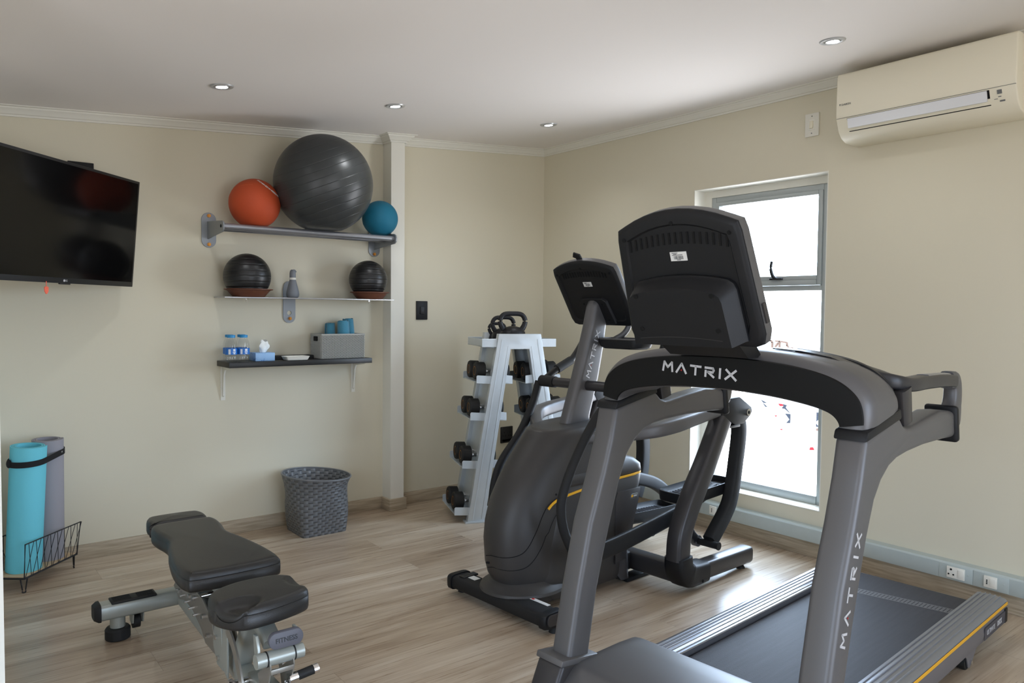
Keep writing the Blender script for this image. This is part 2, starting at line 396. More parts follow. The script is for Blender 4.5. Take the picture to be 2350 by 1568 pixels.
# window wall with a real opening, reveal and rebate
W0, W1, S0, S1 = -2.145, -1.33, 0.236, 1.926
mb = MB()
mb.bx(0, 0.22, W1, 0.0, -0.05, 2.7); mb.bx(0, 0.22, YF, W0, -0.05, 2.7); mb.bx(0, 0.22, W0, W1, S1, 2.7); mb.bx(0, 0.22, W0, W1, -0.05, S0)
struct('wall_right', mb, M_wall)
mb = MB()                                           # white plastered reveal
t = 0.004
mb.bx(-0.001, 0.22, W1-t, W1, S0+t, S1-t); mb.bx(-0.001, 0.22, W0, W0+t, S0+t, S1-t); mb.bx(-0.001, 0.22, W0, W1, S1-t, S1); mb.bx(-0.002, 0.22, W0, W1, S0, S0+t)
mb.bx(0.095, 0.2, W1-0.050, W1-t, S0+t, S1-0.042); mb.bx(0.095, 0.2, W0+t, W0+0.050, S0+t, S1-0.042); mb.bx(0.095, 0.2, W0+t, W1-t, S1-0.042, S1-t)
struct('trim_1', mb, M_white, label='white plastered window reveal')
# window_1 : aluminium frame, top hung sash, two panes, latch
wn = bpy.data.objects.new('window_1', None); COL.objects.link(wn); wn.location = (0.12, (W0+W1)/2, S0); wn['kind'] = 'structure'; wn['label'] = 'tall narrow aluminium window beside the exercise machines'
hw = (W1-W0)/2-0.049; H = S1-S0
def wpart(name, mb, m): return mb.build(name, m, wn)
mb = MB()
zb0, zb1, zt0, zt1 = 0.004, 0.048, H-0.072, H-0.042
e_ = 0.0004
mb.bx(-0.02, 0.05, hw-0.03, hw, zb0, zt1, 0.002); mb.bx(-0.02, 0.05, -hw, -hw+0.03, zb0, zt1, 0.002)
mb.bx(-0.0205, 0.0495, -hw+0.03+e_, hw-0.03-e_, zt0, zt1-e_, 0.002); mb.bx(-0.025, 0.0495, -hw+0.03+e_, hw-0.03-e_, zb0+e_, zb1, 0.002)
mb.bx(-0.0205, 0.0495, -hw+0.03+e_, hw-0.03-e_, 1.108, 1.135, 0.002)
wpart('window_frame', mb, M_alu)
mb = MB()
mb.bx(-0.028, 0.03, hw-0.055, hw-0.031, 1.136, zt0-e_, 0.002); mb.bx(-0.028, 0.03, -hw+0.031, -hw+0.055, 1.136, zt0-e_, 0.002)
mb.bx(-0.0285, 0.0295, -hw+0.055+e_, hw-0.055-e_, zt0-0.022, zt0-2*e_, 0.002); mb.bx(-0.034, 0.0295, -hw+0.055+e_, hw-0.055-e_, 1.137, 1.163, 0.002); mb.bx(-0.0300, 0.0295, -hw+0.055+e_, hw-0.055-e_, 1.1634, 1.186, 0.002)
wpart('sash', mb, M_alu)
wpart('pane', MB().bx(0.010, 0.014, -hw+0.05, hw-0.05, 1.18, zt0-0.015), M_glass)
wpart('pane', MB().bx(0.010, 0.014, -hw+0.025, hw-0.025, 0.04, 1.11), M_glass)
mb = MB(); mb.bx(-0.05, -0.034, -0.118, -0.045, 1.166, 1.176, 0.002)
mb.tube([(-0.044, -0.078, 1.172), (-0.052, -0.066, 1.19), (-0.056, -0.058, 1.225), (-0.052, -0.06, 1.265)], [0.010, 0.009, 0.0085, 0.007], 10, smooth=4)
wpart('latch_handle', mb, M_conback)

# left nib wall, rear wall with the wide glazed door behind the camera
struct('wall_left', MB().bx(XL, -3.35, -1.66, 0.0, -0.05, 2.6), M_white)
L0, L1, LZ = -5.2, -3.0, 1.9
mb = MB(); mb.bx(XL-0.15, XL, YF, L0, -0.05, 2.6); mb.bx(XL-0.15, XL, L1, 0, -0.05, 2.6); mb.bx(XL-0.15, XL, L0, L1, LZ, 2.6); struct('wall_left_rear', mb, M_wall)
D0, D1, DZ = -3.2, -0.9, 2.0
mb = MB(); mb.bx(XL, D0, YF-0.15, YF, -0.05, 2.6); mb.bx(D1, 0.22, YF-0.15, YF, -0.05, 2.6); mb.bx(D0, D1, YF-0.15, YF, DZ, 2.6)
struct('wall_front', mb, M_wall)
dr = bpy.data.objects.new('door_1', None); COL.objects.link(dr); dr.location = (0, YF-0.08, 0); dr['kind'] = 'structure'; dr['label'] = 'wide glazed sliding door behind the camera'
mb = MB()
for i in range(3):
    x = D0+(D1-D0)*i/2; mb.bx(x-0.03, x+0.03, -0.03, 0.03, 0.0, DZ)
mb.bx(D0, D1, -0.03, 0.03, DZ-0.06, DZ); mb.bx(D0, D1, -0.03, 0.03, 0.0, 0.06)
mb.build('opening_frame', M_alu, dr)

dl = bpy.data.objects.new('added_side_opening', None); COL.objects.link(dl); dl.location = (XL-0.08, 0, 0); dl['kind'] = 'structure'; dl['label'] = 'unseen framed opening added on the left to light the room'  # unseen side opening, added to even out daylight on the walls
mb = MB()
for i in range(4):
    y = L0+(L1-L0)*i/3; mb.bx(-0.03, 0.03, y-0.03, y+0.03, 0.0, LZ)
mb.bx(-0.03, 0.03, L0, L1, LZ-0.06, LZ); mb.bx(-0.03, 0.03, L0, L1, 0.0, 0.06)
mb.build('opening_frame', M_alu, dl)

# cornices (profile run along the walls, following the sloping ceiling)
CP = [(0.0, 0.0), (0.0, -0.044), (0.010, -0.044), (0.012, -0.036), (0.020, -0.034), (0.030, -0.020), (0.042, -0.012), (0.044, -0.006), (0.056, -0.004), (0.060, 0.004)]
def run(mb, p0, p1, d, prof, zf):
    """straight moulding from p0 to p1, projecting along d"""
    rings = []
    for (p, m) in ((p0, p0[2]), (p1, p1[2])):
        ring = []
        for (o, z) in prof:
            x, y = p[0]+d[0]*o+m[0]*o, p[1]+d[1]*o+m[1]*o
            ring.append((x, y, zf(x, y)+z))
        rings.append(ring)
    mb.loft(rings)
fz = lambda x, y: cz(x)
CX0, CX1, CY = -1.285, -1.193, -0.10          # pilaster
mb = MB(); run(mb, (-3.35, 0, (0, 0)), (CX0, 0, (0, 0)), (0, -1), CP, fz); run(mb, (CX1, 0, (0, 0)), (0, 0, (-1, 0)), (0, -1), CP, fz)
struct('trim_2', mb, M_white, label='white cornice along the shelf wall')
mb = MB(); run(mb, (0, 0, (0, -1)), (0, YF, (0, 0)), (-1, 0), CP, fz); struct('trim_3', mb, M_white, label='white cornice along the window wall')
mb = MB(); mb.bx(CX0, CX1, CY, 0, 0, cz(CX0)-0.0)
struct('trim_4', mb, M_white, label='slim white painted pilaster between the two wall sections')
mb = MB(); run(mb, (CX0, 0, (0, 0)), (CX0, CY, (0, -1)), (-1, 0), CP, fz); run(mb, (CX0, CY, (-1, 0)), (CX1, CY, (1, 0)), (0, -1), CP, fz); run(mb, (CX1, CY, (0, -1)), (CX1, 0, (0, 0)), (1, 0), CP, fz)
struct('trim_5', mb, M_white, label='white cornice wrapping the pilaster head')
# baseboards
mb = MB(); mb.bx(-3.35, CX0-0.012, -0.013, 0, 0, 0.073, 0.002); mb.bx(CX1+0.012, 0, -0.013, 0, 0, 0.073, 0.002); struct('baseboard_back', mb, M_base)
mb = MB(); mb.bx(CX0-0.013, CX1+0.013, CY-0.013, -0.0, 0, 0.073, 0.002); struct('baseboard_pilaster', mb, M_base)
mb = MB(); mb.bx(-0.013, 0, YF, -0.013, 0, 0.084, 0.002); struct('baseboard_right', mb, M_base)

# ------------------------------------------------------------------ cable trunking and outlets
tk = thing('cable_trunking', 'long grey cable trunking run above the wooden baseboard under the window', 'trunking', (0, -3.0, 0.085))
mb = MB(); mb.xz([(-0.001, 0.0), (-0.040, 0.0), (-0.042, 0.003), (-0.042, 0.066), (-0.036, 0.073), (-0.001, 0.077)], -3.1, 2.98); mb.build('channel', M_trunk, tk)
for (a, b) in ((-2.727, -2.862), (-2.862, -2.996), (-1.47, -1.61)):
    mb = MB(); mb.bx(-0.0440, -0.0418, a+3.0-0.0008, b+3.0+0.0008, 0.003, 0.066, 0.0006)
    for y in (a-0.026, b+0.018): mb.cyl((-0.0455, y+3.0, 0.036), (-0.043, y+3.0, 0.036), 0.0035, 10)
    mb.build('cover_plate', M_trunk, tk)
def outlet(name, label, yc, w, kind):
    t = thing(name, label, 'socket', (-0.0442, yc, 0.120), 0, 'outlets on the grey trunking')
    mb = MB(); mb.bx(-0.006, 0.0, -w/2, w/2, -0.024, 0.024, 0.0015); mb.build('plate', M_socket, t)
    mb = MB()
    if kind == 'sa':
        pts = [(0.018, 0.013, 0.0045), (0.027, -0.008, 0.0035), (0.008, -0.008, 0.0035)]
    elif kind == 'small':
        pts = [(0.012, 0.006, 0.0028), (0.012, -0.001, 0.0028), (0.012, -0.008, 0.0028)]
    else:
        pts = [(0.006, 0.008, 0.0026), (0.006, 0.0, 0.0026), (0.006, -0.008, 0.0026)]
    for (y, z, r) in pts: mb.cyl((-0.0075, y, z), (-0.005, y, z), r, 10)
    mb.build('socket_holes', M_hole, t)
    if kind != 'euro':
        mb = MB(); y1 = -w/2+0.004; mb.bx(-0.0085, -0.005, y1, y1+0.022, -0.017, 0.017, 0.001); mb.build('rocker_switch', M_socket, t)
    return t
outlet('wall_socket', 'large three-hole white socket with rocker on the trunking, left of the smaller one', -2.796, 0.071, 'sa')
outlet('wall_socket', 'white socket with rocker just above the end of the near treadmill rail', -2.929, 0.049, 'small')
outlet('wall_socket', 'small square white socket under the window behind the elliptical', -1.538, 0.046, 'euro')

# ------------------------------------------------------------------ wall switches
t = thing('light_switch', 'black rocker light switch on the wall right of the white pilaster', 'light switch', (-1.011, 0, 1.221))
MB().bx(-0.041, 0.041, -0.009, 0, -0.059, 0.059, 0.003).build('plate', M_conback, t); MB().bx(-0.016, 0.016, -0.014, -0.008, -0.024, 0.024, 0.002).build('rocker', M_black, t)
t = thing('wall_socket', 'black double wall socket low on the wall behind the dumbbell rack', 'socket', (-0.322, 0, 0.364))
MB().bx(-0.052, 0.052, -0.009, 0, -0.056, 0.056, 0.003).build('plate', M_black, t)
for x in (-0.024, 0.024):
    mb = MB()
    for (dx, dz) in ((0, 0.016), (-0.010, -0.006), (0.010, -0.006)): mb.cyl((x+dx, -0.0105, dz), (x+dx, -0.008, dz), 0.0035, 8)
    mb.build('socket_holes', M_hole, t); MB().bx(-0.04, 0.04, -0.012, -0.008, -0.046, -0.03, 0.002).build('rocker', M_conback, t)
t = thing('isolator_switch', 'white isolator switch plate on the wall left of the air conditioner', 'switch', (0, -2.054, 2.163))
MB().bx(-0.009, 0, -0.037, 0.037, -0.057, 0.057, 0.003).build('plate', M_white, t)
mb = MB()
mb.bx(-0.0105, -0.008, -0.0165, 0.0165, -0.026, 0.026, 0.001); mb.build('surround', M_socket, t)
mb = MB(); mb.box((-0.013, 0, 0), (0.007, 0.018, 0.036), Matrix.Rotation(0.1, 3, 'Y'), 0.001); mb.build('rocker', M_acwhite, t)
for z in (-0.042, 0.042):
    mb = MB(); mb.cyl((-0.0105, 0, z), (-0.008, 0, z), 0.003, 8); mb.build('screw', M_acgrey, t)

# ------------------------------------------------------------------ air conditioner
t = thing('air_conditioner', 'cream split air conditioner unit mounted high on the window wall', 'air conditioner', (0, -2.285, 2.013))
prof = [(0.0, 0.30), (-0.17, 0.305), (-0.192, 0.302), (-0.200, 0.29), (-0.202, 0.12), (-0.198, 0.095), (-0.176, 0.045), (-0.150, 0.018), (-0.115, 0.004), (0.0, 0.0)]
mb = MB(); mb.xz(prof, 0.0, -0.725); mb.bevel(0.006, 3, 0.6); mb.build('body', M_acwhite, t, ang=0.9)
def acx(z):   # front face x at height z
    for (x0, z0), (x1, z1) in zip(prof[3:], prof[4:]):
        if z1 <= z <= z0: return x0+(x1-x0)*(z-z0)/(z1-z0) if z0 != z1 else x0
    return -0.15
mb = MB()   # slot seam and dark outlet
q = [(acx(z)-o, z) for z, o in ((0.0955, 0.0015), (0.040, 0.0015))]; mb.xz(q+[(q[1][0]+0.01, 0.040), (q[0][0]+0.01, 0.0955)], -0.052, -0.630); mb.build('outlet_slot', M_hole, t)
mb = MB(); q = [(-0.2025, 0.0935), (-0.186, 0.0535)]; mb.xz([(q[0][0], q[0][1]), (q[1][0]-0.006, q[1][1]), (q[1][0], q[1][1]), (q[0][0]+0.006, q[0][1])], -0.055, -0.622); mb.build('vane', M_acvane, t)
mb = MB(); mb.bx(-0.2022, -0.19, -0.004, -0.723, 0.1005, 0.1015); mb.build('panel_seam', M_acgrey, t)
mb = MB()
for (y, z, w, h) in ((-0.665, 0.083, 0.016, 0.016),): mb.box((acx(z)-0.001, y, z), (0.003, w, h), Matrix.Rotation(-0.35, 3, 'Y'))
mb.build('display_window', M_acgrey, t)
mb = MB(); mb.box((acx(0.05)-0.001, -0.672, 0.05), (0.003, 0.018, 0.006), Matrix.Rotation(-0.45, 3, 'Y')); mb.box((acx(0.066)-0.001, -0.664, 0.066), (0.003, 0.01, 0.003), Matrix.Rotation(-0.4, 3, 'Y')); mb.box((acx(0.058)-0.001, -0.650, 0.059), (0.003, 0.012, 0.002), Matrix.Rotation(-0.4, 3, 'Y')); mb.build('indicator_labels', M_acgrey, t)
text_mesh('DAIKIN', 0.013, M=frameM((-0.2035, -0.049, 0.160), (0, -1, 0), (0, 0, 1))).build('lettering', M_acgrey, t, smooth=False)
MB().loft([[(-0.2035, -0.019, 0.156), (-0.2035, -0.024, 0.165), (-0.2035, -0.017, 0.165)], [(-0.2041, -0.019, 0.156), (-0.2041, -0.024, 0.165), (-0.2041, -0.017, 0.165)]]).build('emblem', M_acgrey, t, smooth=False)

# ------------------------------------------------------------------ downlights
tilt = math.atan(CS)
for i, (x, y, lab) in enumerate(((-2.478, -0.767, 'round recessed downlight, leftmost on the ceiling above the television'), (-1.632, -0.764, 'round recessed downlight in front of the white pilaster'),
                               (-0.592, -0.728, 'round recessed downlight nearest the corner of the room'), (-0.63, -2.501, 'round recessed downlight in front of the air conditioner'))):
    t = thing('downlight', lab, 'ceiling light', (x, y, cz(x)), 0, 'recessed ceiling downlights'); t.rotation_euler = (0, -tilt, 0)
    mb = MB(); mb.lathe([(0.030, 0.004), (0.033, -0.004), (0.040, -0.006), (0.047, -0.005), (0.050, -0.001), (0.050, 0.002)], 36, capb=False, capt=False); mb.build('trim_ring', M_lampring, t)
    mb = MB(); mb.lathe([(0.026, 0.002), (0.0295, -0.003), (0.0275, -0.0065), (0.024, -0.005)], 32, capb=False, capt=False); mb.build('gimbal', M_lampring, t)
    mb = MB(); mb.lathe([(0.0245, -0.002), (0.024, -0.0048), (0.014, -0.006), (0.001, -0.0065)], 32); mb.build('lens', M_lamp, t)
    ld = bpy.data.lights.new('downlight_beam', 'SPOT'); ld.energy = 7; ld.spot_size = 2.5; ld.spot_blend = 0.8; ld.shadow_soft_size = 0.025; ld.color = (0.95, 0.98, 1.0)
    lo = bpy.data.objects.new('downlight_beam', ld); COL.objects.link(lo); lo.location = (x, y, cz(x)-0.012)

# ------------------------------------------------------------------ outside the window
struct('wall_outside', MB().bx(5.0, 5.15, 0.55, 1.75, -0.75, 1.0), mat('render_white', (0.85, 0.84, 0.82), 0.9))
ow = frameM((6.99, 0, 0), (0, -1, 0), (0, 0, 1))
M_sign = mat('sign_brown', s2l(120, 96, 84), 0.8); M_slate = mat('mural_slate', s2l(52, 58, 70), 0.8); M_mred = mat('mural_red', s2l(170, 30, 40), 0.8)

sg = thing('wall_sign', 'brown lettering on the bright wall outside the window', 'sign', (4.995, 0, 0))
def stroke(mb, pts, w):
    for a_, b_ in zip(pts, pts[1:]):
        A_, B_ = Vector((0, a_[0], a_[1])), Vector((0, b_[0], b_[1])); t_ = (B_-A_).normalized(); n_ = Vector((0, -t_.z, t_.y))*w/2
        q = [A_-n_-t_*w*.3, B_-n_+t_*w*.3, B_+n_+t_*w*.3, A_+n_-t_*w*.3]; mb.loft([q, [v+Vector((-0.02, 0, 0)) for v in q]])
for nm, pts in (('sign_letter', [[(1.432, 0.87), (1.379, 0.872), (1.362, 0.851), (1.363, 0.79)]]), ('sign_letter', [[(1.313, 0.87), (1.256, 0.868), (1.17, 0.858)], [(1.261, 0.863), (1.259, 0.79)], [(1.284, 0.842), (1.316, 0.80)]]), ('sign_letter', [[(1.158, 0.855), (1.153, 0.822), (1.133, 0.789), (1.081, 0.79)]])):
    mb = MB()
    for st in pts: stroke(mb, st, 0.017)
    mb.build(nm, M_sign, sg, M=Matrix.Translation((-0.0, 0, 0)), smooth=False)
mu = thing('wall_mural', 'red and slate geometric shapes painted on the bright wall outside the window', 'mural', (4.995, 0, 0))
def flat(name, polys, m):
    mb = MB()
    for q in polys: mb.loft([[(0, y, z) for y, z in q], [(-0.006, y, z) for y, z in q]])
    mb.build(name, m, mu, smooth=False)
flat('slate_shape', [[(1.194, 0.082), (1.141, 0.072), (1.16, 0.044), (1.09, -0.026), (1.169, 0.025), (1.212, 0.026), (1.183, 0.062)]], M_slate)
flat('slate_shape', [[(1.161, -0.034), (1.089, -0.032), (1.09, -0.144), (1.145, -0.151), (1.1, -0.101)]], M_slate)
flat('slate_shape', [[(0.742, 0.03), (0.655, 0.02), (0.662, -0.005), (0.742, -0.083)]], M_slate)
flat('slate_shape', [[(0.744, -0.107), (0.709, -0.143), (0.743, -0.147)]], M_slate)
flat('slate_shape', [[(0.742, -0.167), (0.697, -0.158), (0.66, -0.187), (0.741, -0.195)]], M_sign)
flat('slate_shape', [[(0.689, 0.861), (0.655, 0.863), (0.684, 0.83)]], M_slate)
flat('slate_shape', [[(0.72, 0.806), (0.703, 0.809), (0.719, 0.79)]], M_slate)
flat('slate_shape', [[(1.516, 0.109), (1.419, 0.07), (1.474, 0.071)]], M_slate)
flat('slate_shape', [[(1.484, 0.07), (1.414, 0.022), (1.445, 0.022)]], M_slate)
flat('red_shape', [[(1.263, 0.08), (1.204, 0.083), (1.187, 0.061), (1.233, 0.051)]], M_mred)
flat('red_shape', [[(1.313, -0.072), (1.273, -0.071), (1.289, -0.09)]], M_mred)
flat('red_shape', [[(1.235, -0.24), (1.199, -0.229), (1.198, -0.247)]], M_mred)
flat('red_shape', [[(0.813, -0.407), (0.776, -0.402), (0.759, -0.434), (0.824, -0.441)]], M_mred)
# light: overcast sky, with portals in the two openings
wd = bpy.data.worlds.new('sky'); sc.world = wd; wd.use_nodes = True
nt = wd.node_tree; bg = nt.nodes['Background']
tcw = nt.nodes.new('ShaderNodeTexCoord'); sxw = nt.nodes.new('ShaderNodeSeparateXYZ'); mr = nt.nodes.new('ShaderNodeMapRange'); mr.interpolation_type = 'SMOOTHSTEP'
mr.inputs['From Min'].default_value = -0.06; mr.inputs['From Max'].default_value = 0.06
mxw = nt.nodes.new('ShaderNodeMix'); mxw.data_type = 'RGBA'; mxw.inputs[6].default_value = (GROUND*0.97, GROUND*0.97, GROUND*1.02, 1); mxw.inputs[7].default_value = (SKY*0.76, SKY*0.95, SKY*1.22, 1)
nt.links.new(tcw.outputs['Generated'], sxw.inputs[0]); nt.links.new(sxw.outputs['Z'], mr.inputs['Value']); nt.links.new(mr.outputs[0], mxw.inputs[0]); nt.links.new(mxw.outputs[2], bg.inputs['Color'])
mrx = nt.nodes.new('ShaderNodeMapRange'); mrx.interpolation_type = 'SMOOTHSTEP'; mrx.inputs['From Min'].default_value = -0.1; mrx.inputs['From Max'].default_value = 0.7; mrx.inputs['To Min'].default_value = 1.0; mrx.inputs['To Max'].default_value = EAST
nt.links.new(sxw.outputs['X'], mrx.inputs['Value']); nt.links.new(mrx.outputs[0], bg.inputs['Strength'])      # hazy sun glow on the window side
wd.cycles.sampling_method = 'MANUAL'; wd.cycles.sample_map_resolution = 512
def portal(name, loc, rot, sx, sy):
    ld = bpy.data.lights.new(name, 'AREA'); ld.shape = 'RECTANGLE'; ld.size = sx; ld.size_y = sy; ld.cycles.is_portal = True
    o = bpy.data.objects.new(name, ld); COL.objects.link(o); o.location = loc; o.rotation_euler = rot
portal('window_portal', (0.215, (W0+W1)/2, (S0+S1)/2), (0, PI/2, 0), S1-S0, W1-W0)
portal('side_portal', (XL-0.14, (L0+L1)/2, LZ/2), (0, -PI/2, 0), LZ, L1-L0)
portal('door_portal', ((D0+D1)/2, YF-0.14, DZ/2), (PI/2, 0, 0), D1-D0, DZ)
# ------------------------------------------------------------------ television
t = thing('television', 'large black television swung out on the wall left of the ball rack', 'television', (-2.671, -0.14, 1.826))
yw, tl = math.radians(44), math.radians(5)
n0 = Vector((math.cos(yw), -math.sin(yw), 0)); dd = Vector((-math.sin(yw), -math.cos(yw), 0))
nn = n0*math.cos(tl)-Vector((0, 0, 1))*math.sin(tl); uu = -dd.cross(nn)
if uu.z < 0: uu = -uu
TV = Matrix((-dd, uu, nn)).transposed().to_4x4()    # local x to the near right edge, y up, z out of the screen
t.matrix_world = Matrix.Translation((-2.671, -0.14, 1.826)) @ TV
mb = MB(); mb.bx(-0.94, 0, -0.505, 0, -0.012, 0, 0.002); mb.build('cabinet', M_black, t)
mb = MB(); mb.bx(-0.80, -0.14, -0.46, -0.12, -0.05, -0.010, 0.012); mb.build('rear_housing', M_black, t)
mb = MB(); mb.bx(-0.928, -0.012, -0.482, -0.012, -0.001, 0.0008); mb.build('screen', M_blackgl, t)
mb = MB(); mb.bx(-0.502, -0.438, -0.510, -0.504, -0.010, 0.0, 0.002); mb.build('sensor_bar', M_black, t)
mb = text_mesh('LG', 0.012, M=frameM((-0.467, -0.4935, 0.0005), (1, 0, 0), (0, 1, 0))); mb.build('lettering', M_letter, t, smooth=False)
mb = MB(); mb.cyl((-0.480, -0.4935, 0.0003), (-0.480, -0.4935, 0.001), 0.0052, 16); mb.build('emblem', M_letter, t)
inv = t.matrix_world.inverted()
tm = thing('wall_mount', 'black swing arm bracket fixed to the wall behind the television', 'bracket', (-2.90, 0, 1.75))
M0 = Matrix.Translation((2.90, 0, -1.75))
mb = MB(); mb.bx(-2.955, -2.846, -0.012, 0, 1.60, 1.912, 0.002); mb.build('wall_plate', M_conback, tm, M=M0)
c = t.matrix_world @ Vector((-0.47, -0.25, -0.052))
mb = MB(); mb.tube([(-2.90, -0.012, 1.70), (-2.84, -0.16, 1.68), (-2.95, -0.24, 1.66), tuple(c)], 0.016, 10); mb.build('swing_arm', M_black, tm, M=M0)
p = t.matrix_world @ Vector((-0.587, -0.50, 0.002))
tg = thing('pull_tag', 'small orange pull tag hanging below the television', 'tag', p)
mb = MB(); mb.cyl((0, 0, 0.0), (0, 0, -0.022), 0.0015, 8); mb.build('cord', M_tag, tg)
f = lambda u, v, w: Vector((u*math.sin(yw)+w*math.cos(yw), u*math.cos(yw)-w*math.sin(yw), v))
mb = MB(); mb.prism([(-0.012, -0.026), (-0.009, -0.0215), (0.009, -0.0215), (0.012, -0.026), (0.0105, -0.042), (0.003, -0.052), (-0.003, -0.052), (-0.0105, -0.042)], -0.002, 0.002, f); mb.bevel(0.001, 1); mb.build('grip', M_tag, tg)

# ------------------------------------------------------------------ tubular ball rack on the wall
t = thing('ball_rack', 'grey steel tube rack with two rounded wall plates holding the coloured balls', 'rack', (-1.83, 0, 1.63))
def plate(mb, cx, cz_, w, h, th=0.006, hole=None):
    r = w/2-0.0005; out = []
    for i in range(13): a = PI*i/12; out.append((cx+r*math.cos(a), cz_+h/2-r+r*math.sin(a)))
    for i in range(13): a = PI+PI*i/12; out.append((cx+r*math.cos(a), cz_-h/2+r+r*math.sin(a)))
    mb.xz(out, -th, 0); mb.bevel(0.001, 1); return mb
for (cx, side) in ((-0.483, -1), (0.483, 1)):
    mb = MB(); plate(mb, cx, 0.003, 0.076, 0.182); mb.build('wall_plate', M_bracket, t)
    for z in (0.078, -0.072):
        mb = MB(); mb.cyl((cx, -0.006, z), (cx, -0.012, z), 0.010, 6); mb.cyl((cx, -0.012, z), (cx, -0.018, z), 0.0055, 10); mb.build('bolt', M_brass, t)
    ax = cx-side*0.0+0.004*side
    poly = [(0, 0.048), (-0.10, 0.043), (-0.245, 0.032), (-0.262, 0.024), (-0.27, 0.008), (-0.266, -0.012), (-0.25, -0.024), (-0.10, -0.036), (0, -0.045)]
    mb = MB(); mb.yz(poly, ax-0.004, ax+0.004); mb.bevel(0.0012, 1); mb.build('arm', M_bracket, t)
zt_ = 0.006
for y in (-0.235, -0.115):
    mb = MB(); mb.cyl((-0.484, y, zt_), (0.484, y, zt_), 0.0155, 20); mb.build('tube', M_steel, t)
for side in (-1, 1):
    mb = MB(); mb.cyl((side*0.487+side*0.0045, -0.235, zt_), (side*0.487+side*0.0065, -0.235, zt_), 0.008, 14); mb.build('tube_end', M_hole, t)

def ball(name, label, c, R, m, flat=None, group=None, grooves=None, rot=(0, 0, 0)):
    mb = MB(); mb.sphere((0, 0, 0), R, 64)
    if flat is not None:
        for v in mb.bm.verts:
            if v.co.z < -flat:
                k = (v.co.z+flat); s = 1+0.0; v.co.z = -flat+k*0.06
    o = mb.build(name, m); o.location = c
    tag(o, label, 'ball', group); return o
ZT = 1.6515
b1 = ball('exercise_ball', 'huge dark grey exercise ball in the middle of the wall rack', (-1.789, -0.268, 1.897), 0.262, M_bigball, flat=0.244)
b2 = ball('medicine_ball', 'orange rubber medicine ball left of the huge grey ball', (-2.130, -0.175, 1.769), 0.129, M_orange, flat=1.769-ZT, group='balls on the tube rack')
b3 = ball('medicine_ball', 'small teal medicine ball right of the huge grey ball', (-1.399, -0.175, 1.752), 0.103, M_teal, flat=1.752-ZT, group='balls on the tube rack')
# moulded seams and printed ring of white lettering on the orange ball
def ring_on(ball_o, R, nrm, off, w, m, name, a0=0, a1=2*PI, seg=72):
    nrm = Vector(nrm).normalized(); X = nrm.orthogonal().normalized(); Y = nrm.cross(X)
    rr = math.sqrt(R*R-off*off); pts = [nrm*off+(X*math.cos(a0+(a1-a0)*i/seg)+Y*math.sin(a0+(a1-a0)*i/seg))*rr for i in range(seg+1)]
    mb = MB(); mb.tube(pts, w, 6); return mb.build(name, m, ball_o)
M_oseam = mat('orange_seam', s2l(206, 104, 62), 0.6); M_tseam = mat('teal_seam', s2l(44, 124, 148), 0.6)
lowM = lambda o, fl: None
ring_on(b2, 0.129, (0.35, 0.55, 0.75), 0.0, 0.0008, M_oseam, 'seam', 0.9, 3.4); ring_on(b3, 0.103, (0.15, 0.45, 0.9), -0.02, 0.0008, M_tseam, 'seam', 0.2, 2.9)
mb = MB(); rnd = random.Random(3); nrm = Vector((0.55, -0.25, 0.8)).normalized()
for i in range(22):        # worn white print curving over the top right of the ball
    a = math.radians(-62+i*5.2); X = Vector((0, -1, 0)); X = (X-nrm*X.dot(nrm)).normalized(); Y = nrm.cross(X)
    d = (nrm*0.80+(X*math.cos(a)+Y*math.sin(a))*0.6).normalized(); tt = (Y*math.cos(a)-X*math.sin(a)); b_ = d.cross(tt)
    w = rnd.uniform(0.0016, 0.003); h = rnd.uniform(0.003, 0.0065)
    q = [d*0.1293-tt*w-b_*h, d*0.1293+tt*w-b_*h, d*0.1293+tt*w+b_*h, d*0.1293-tt*w+b_*h]
    mb.loft([q, [v*1.004 for v in q]])
mb.build('worn_print', M_label, b2, smooth=False)

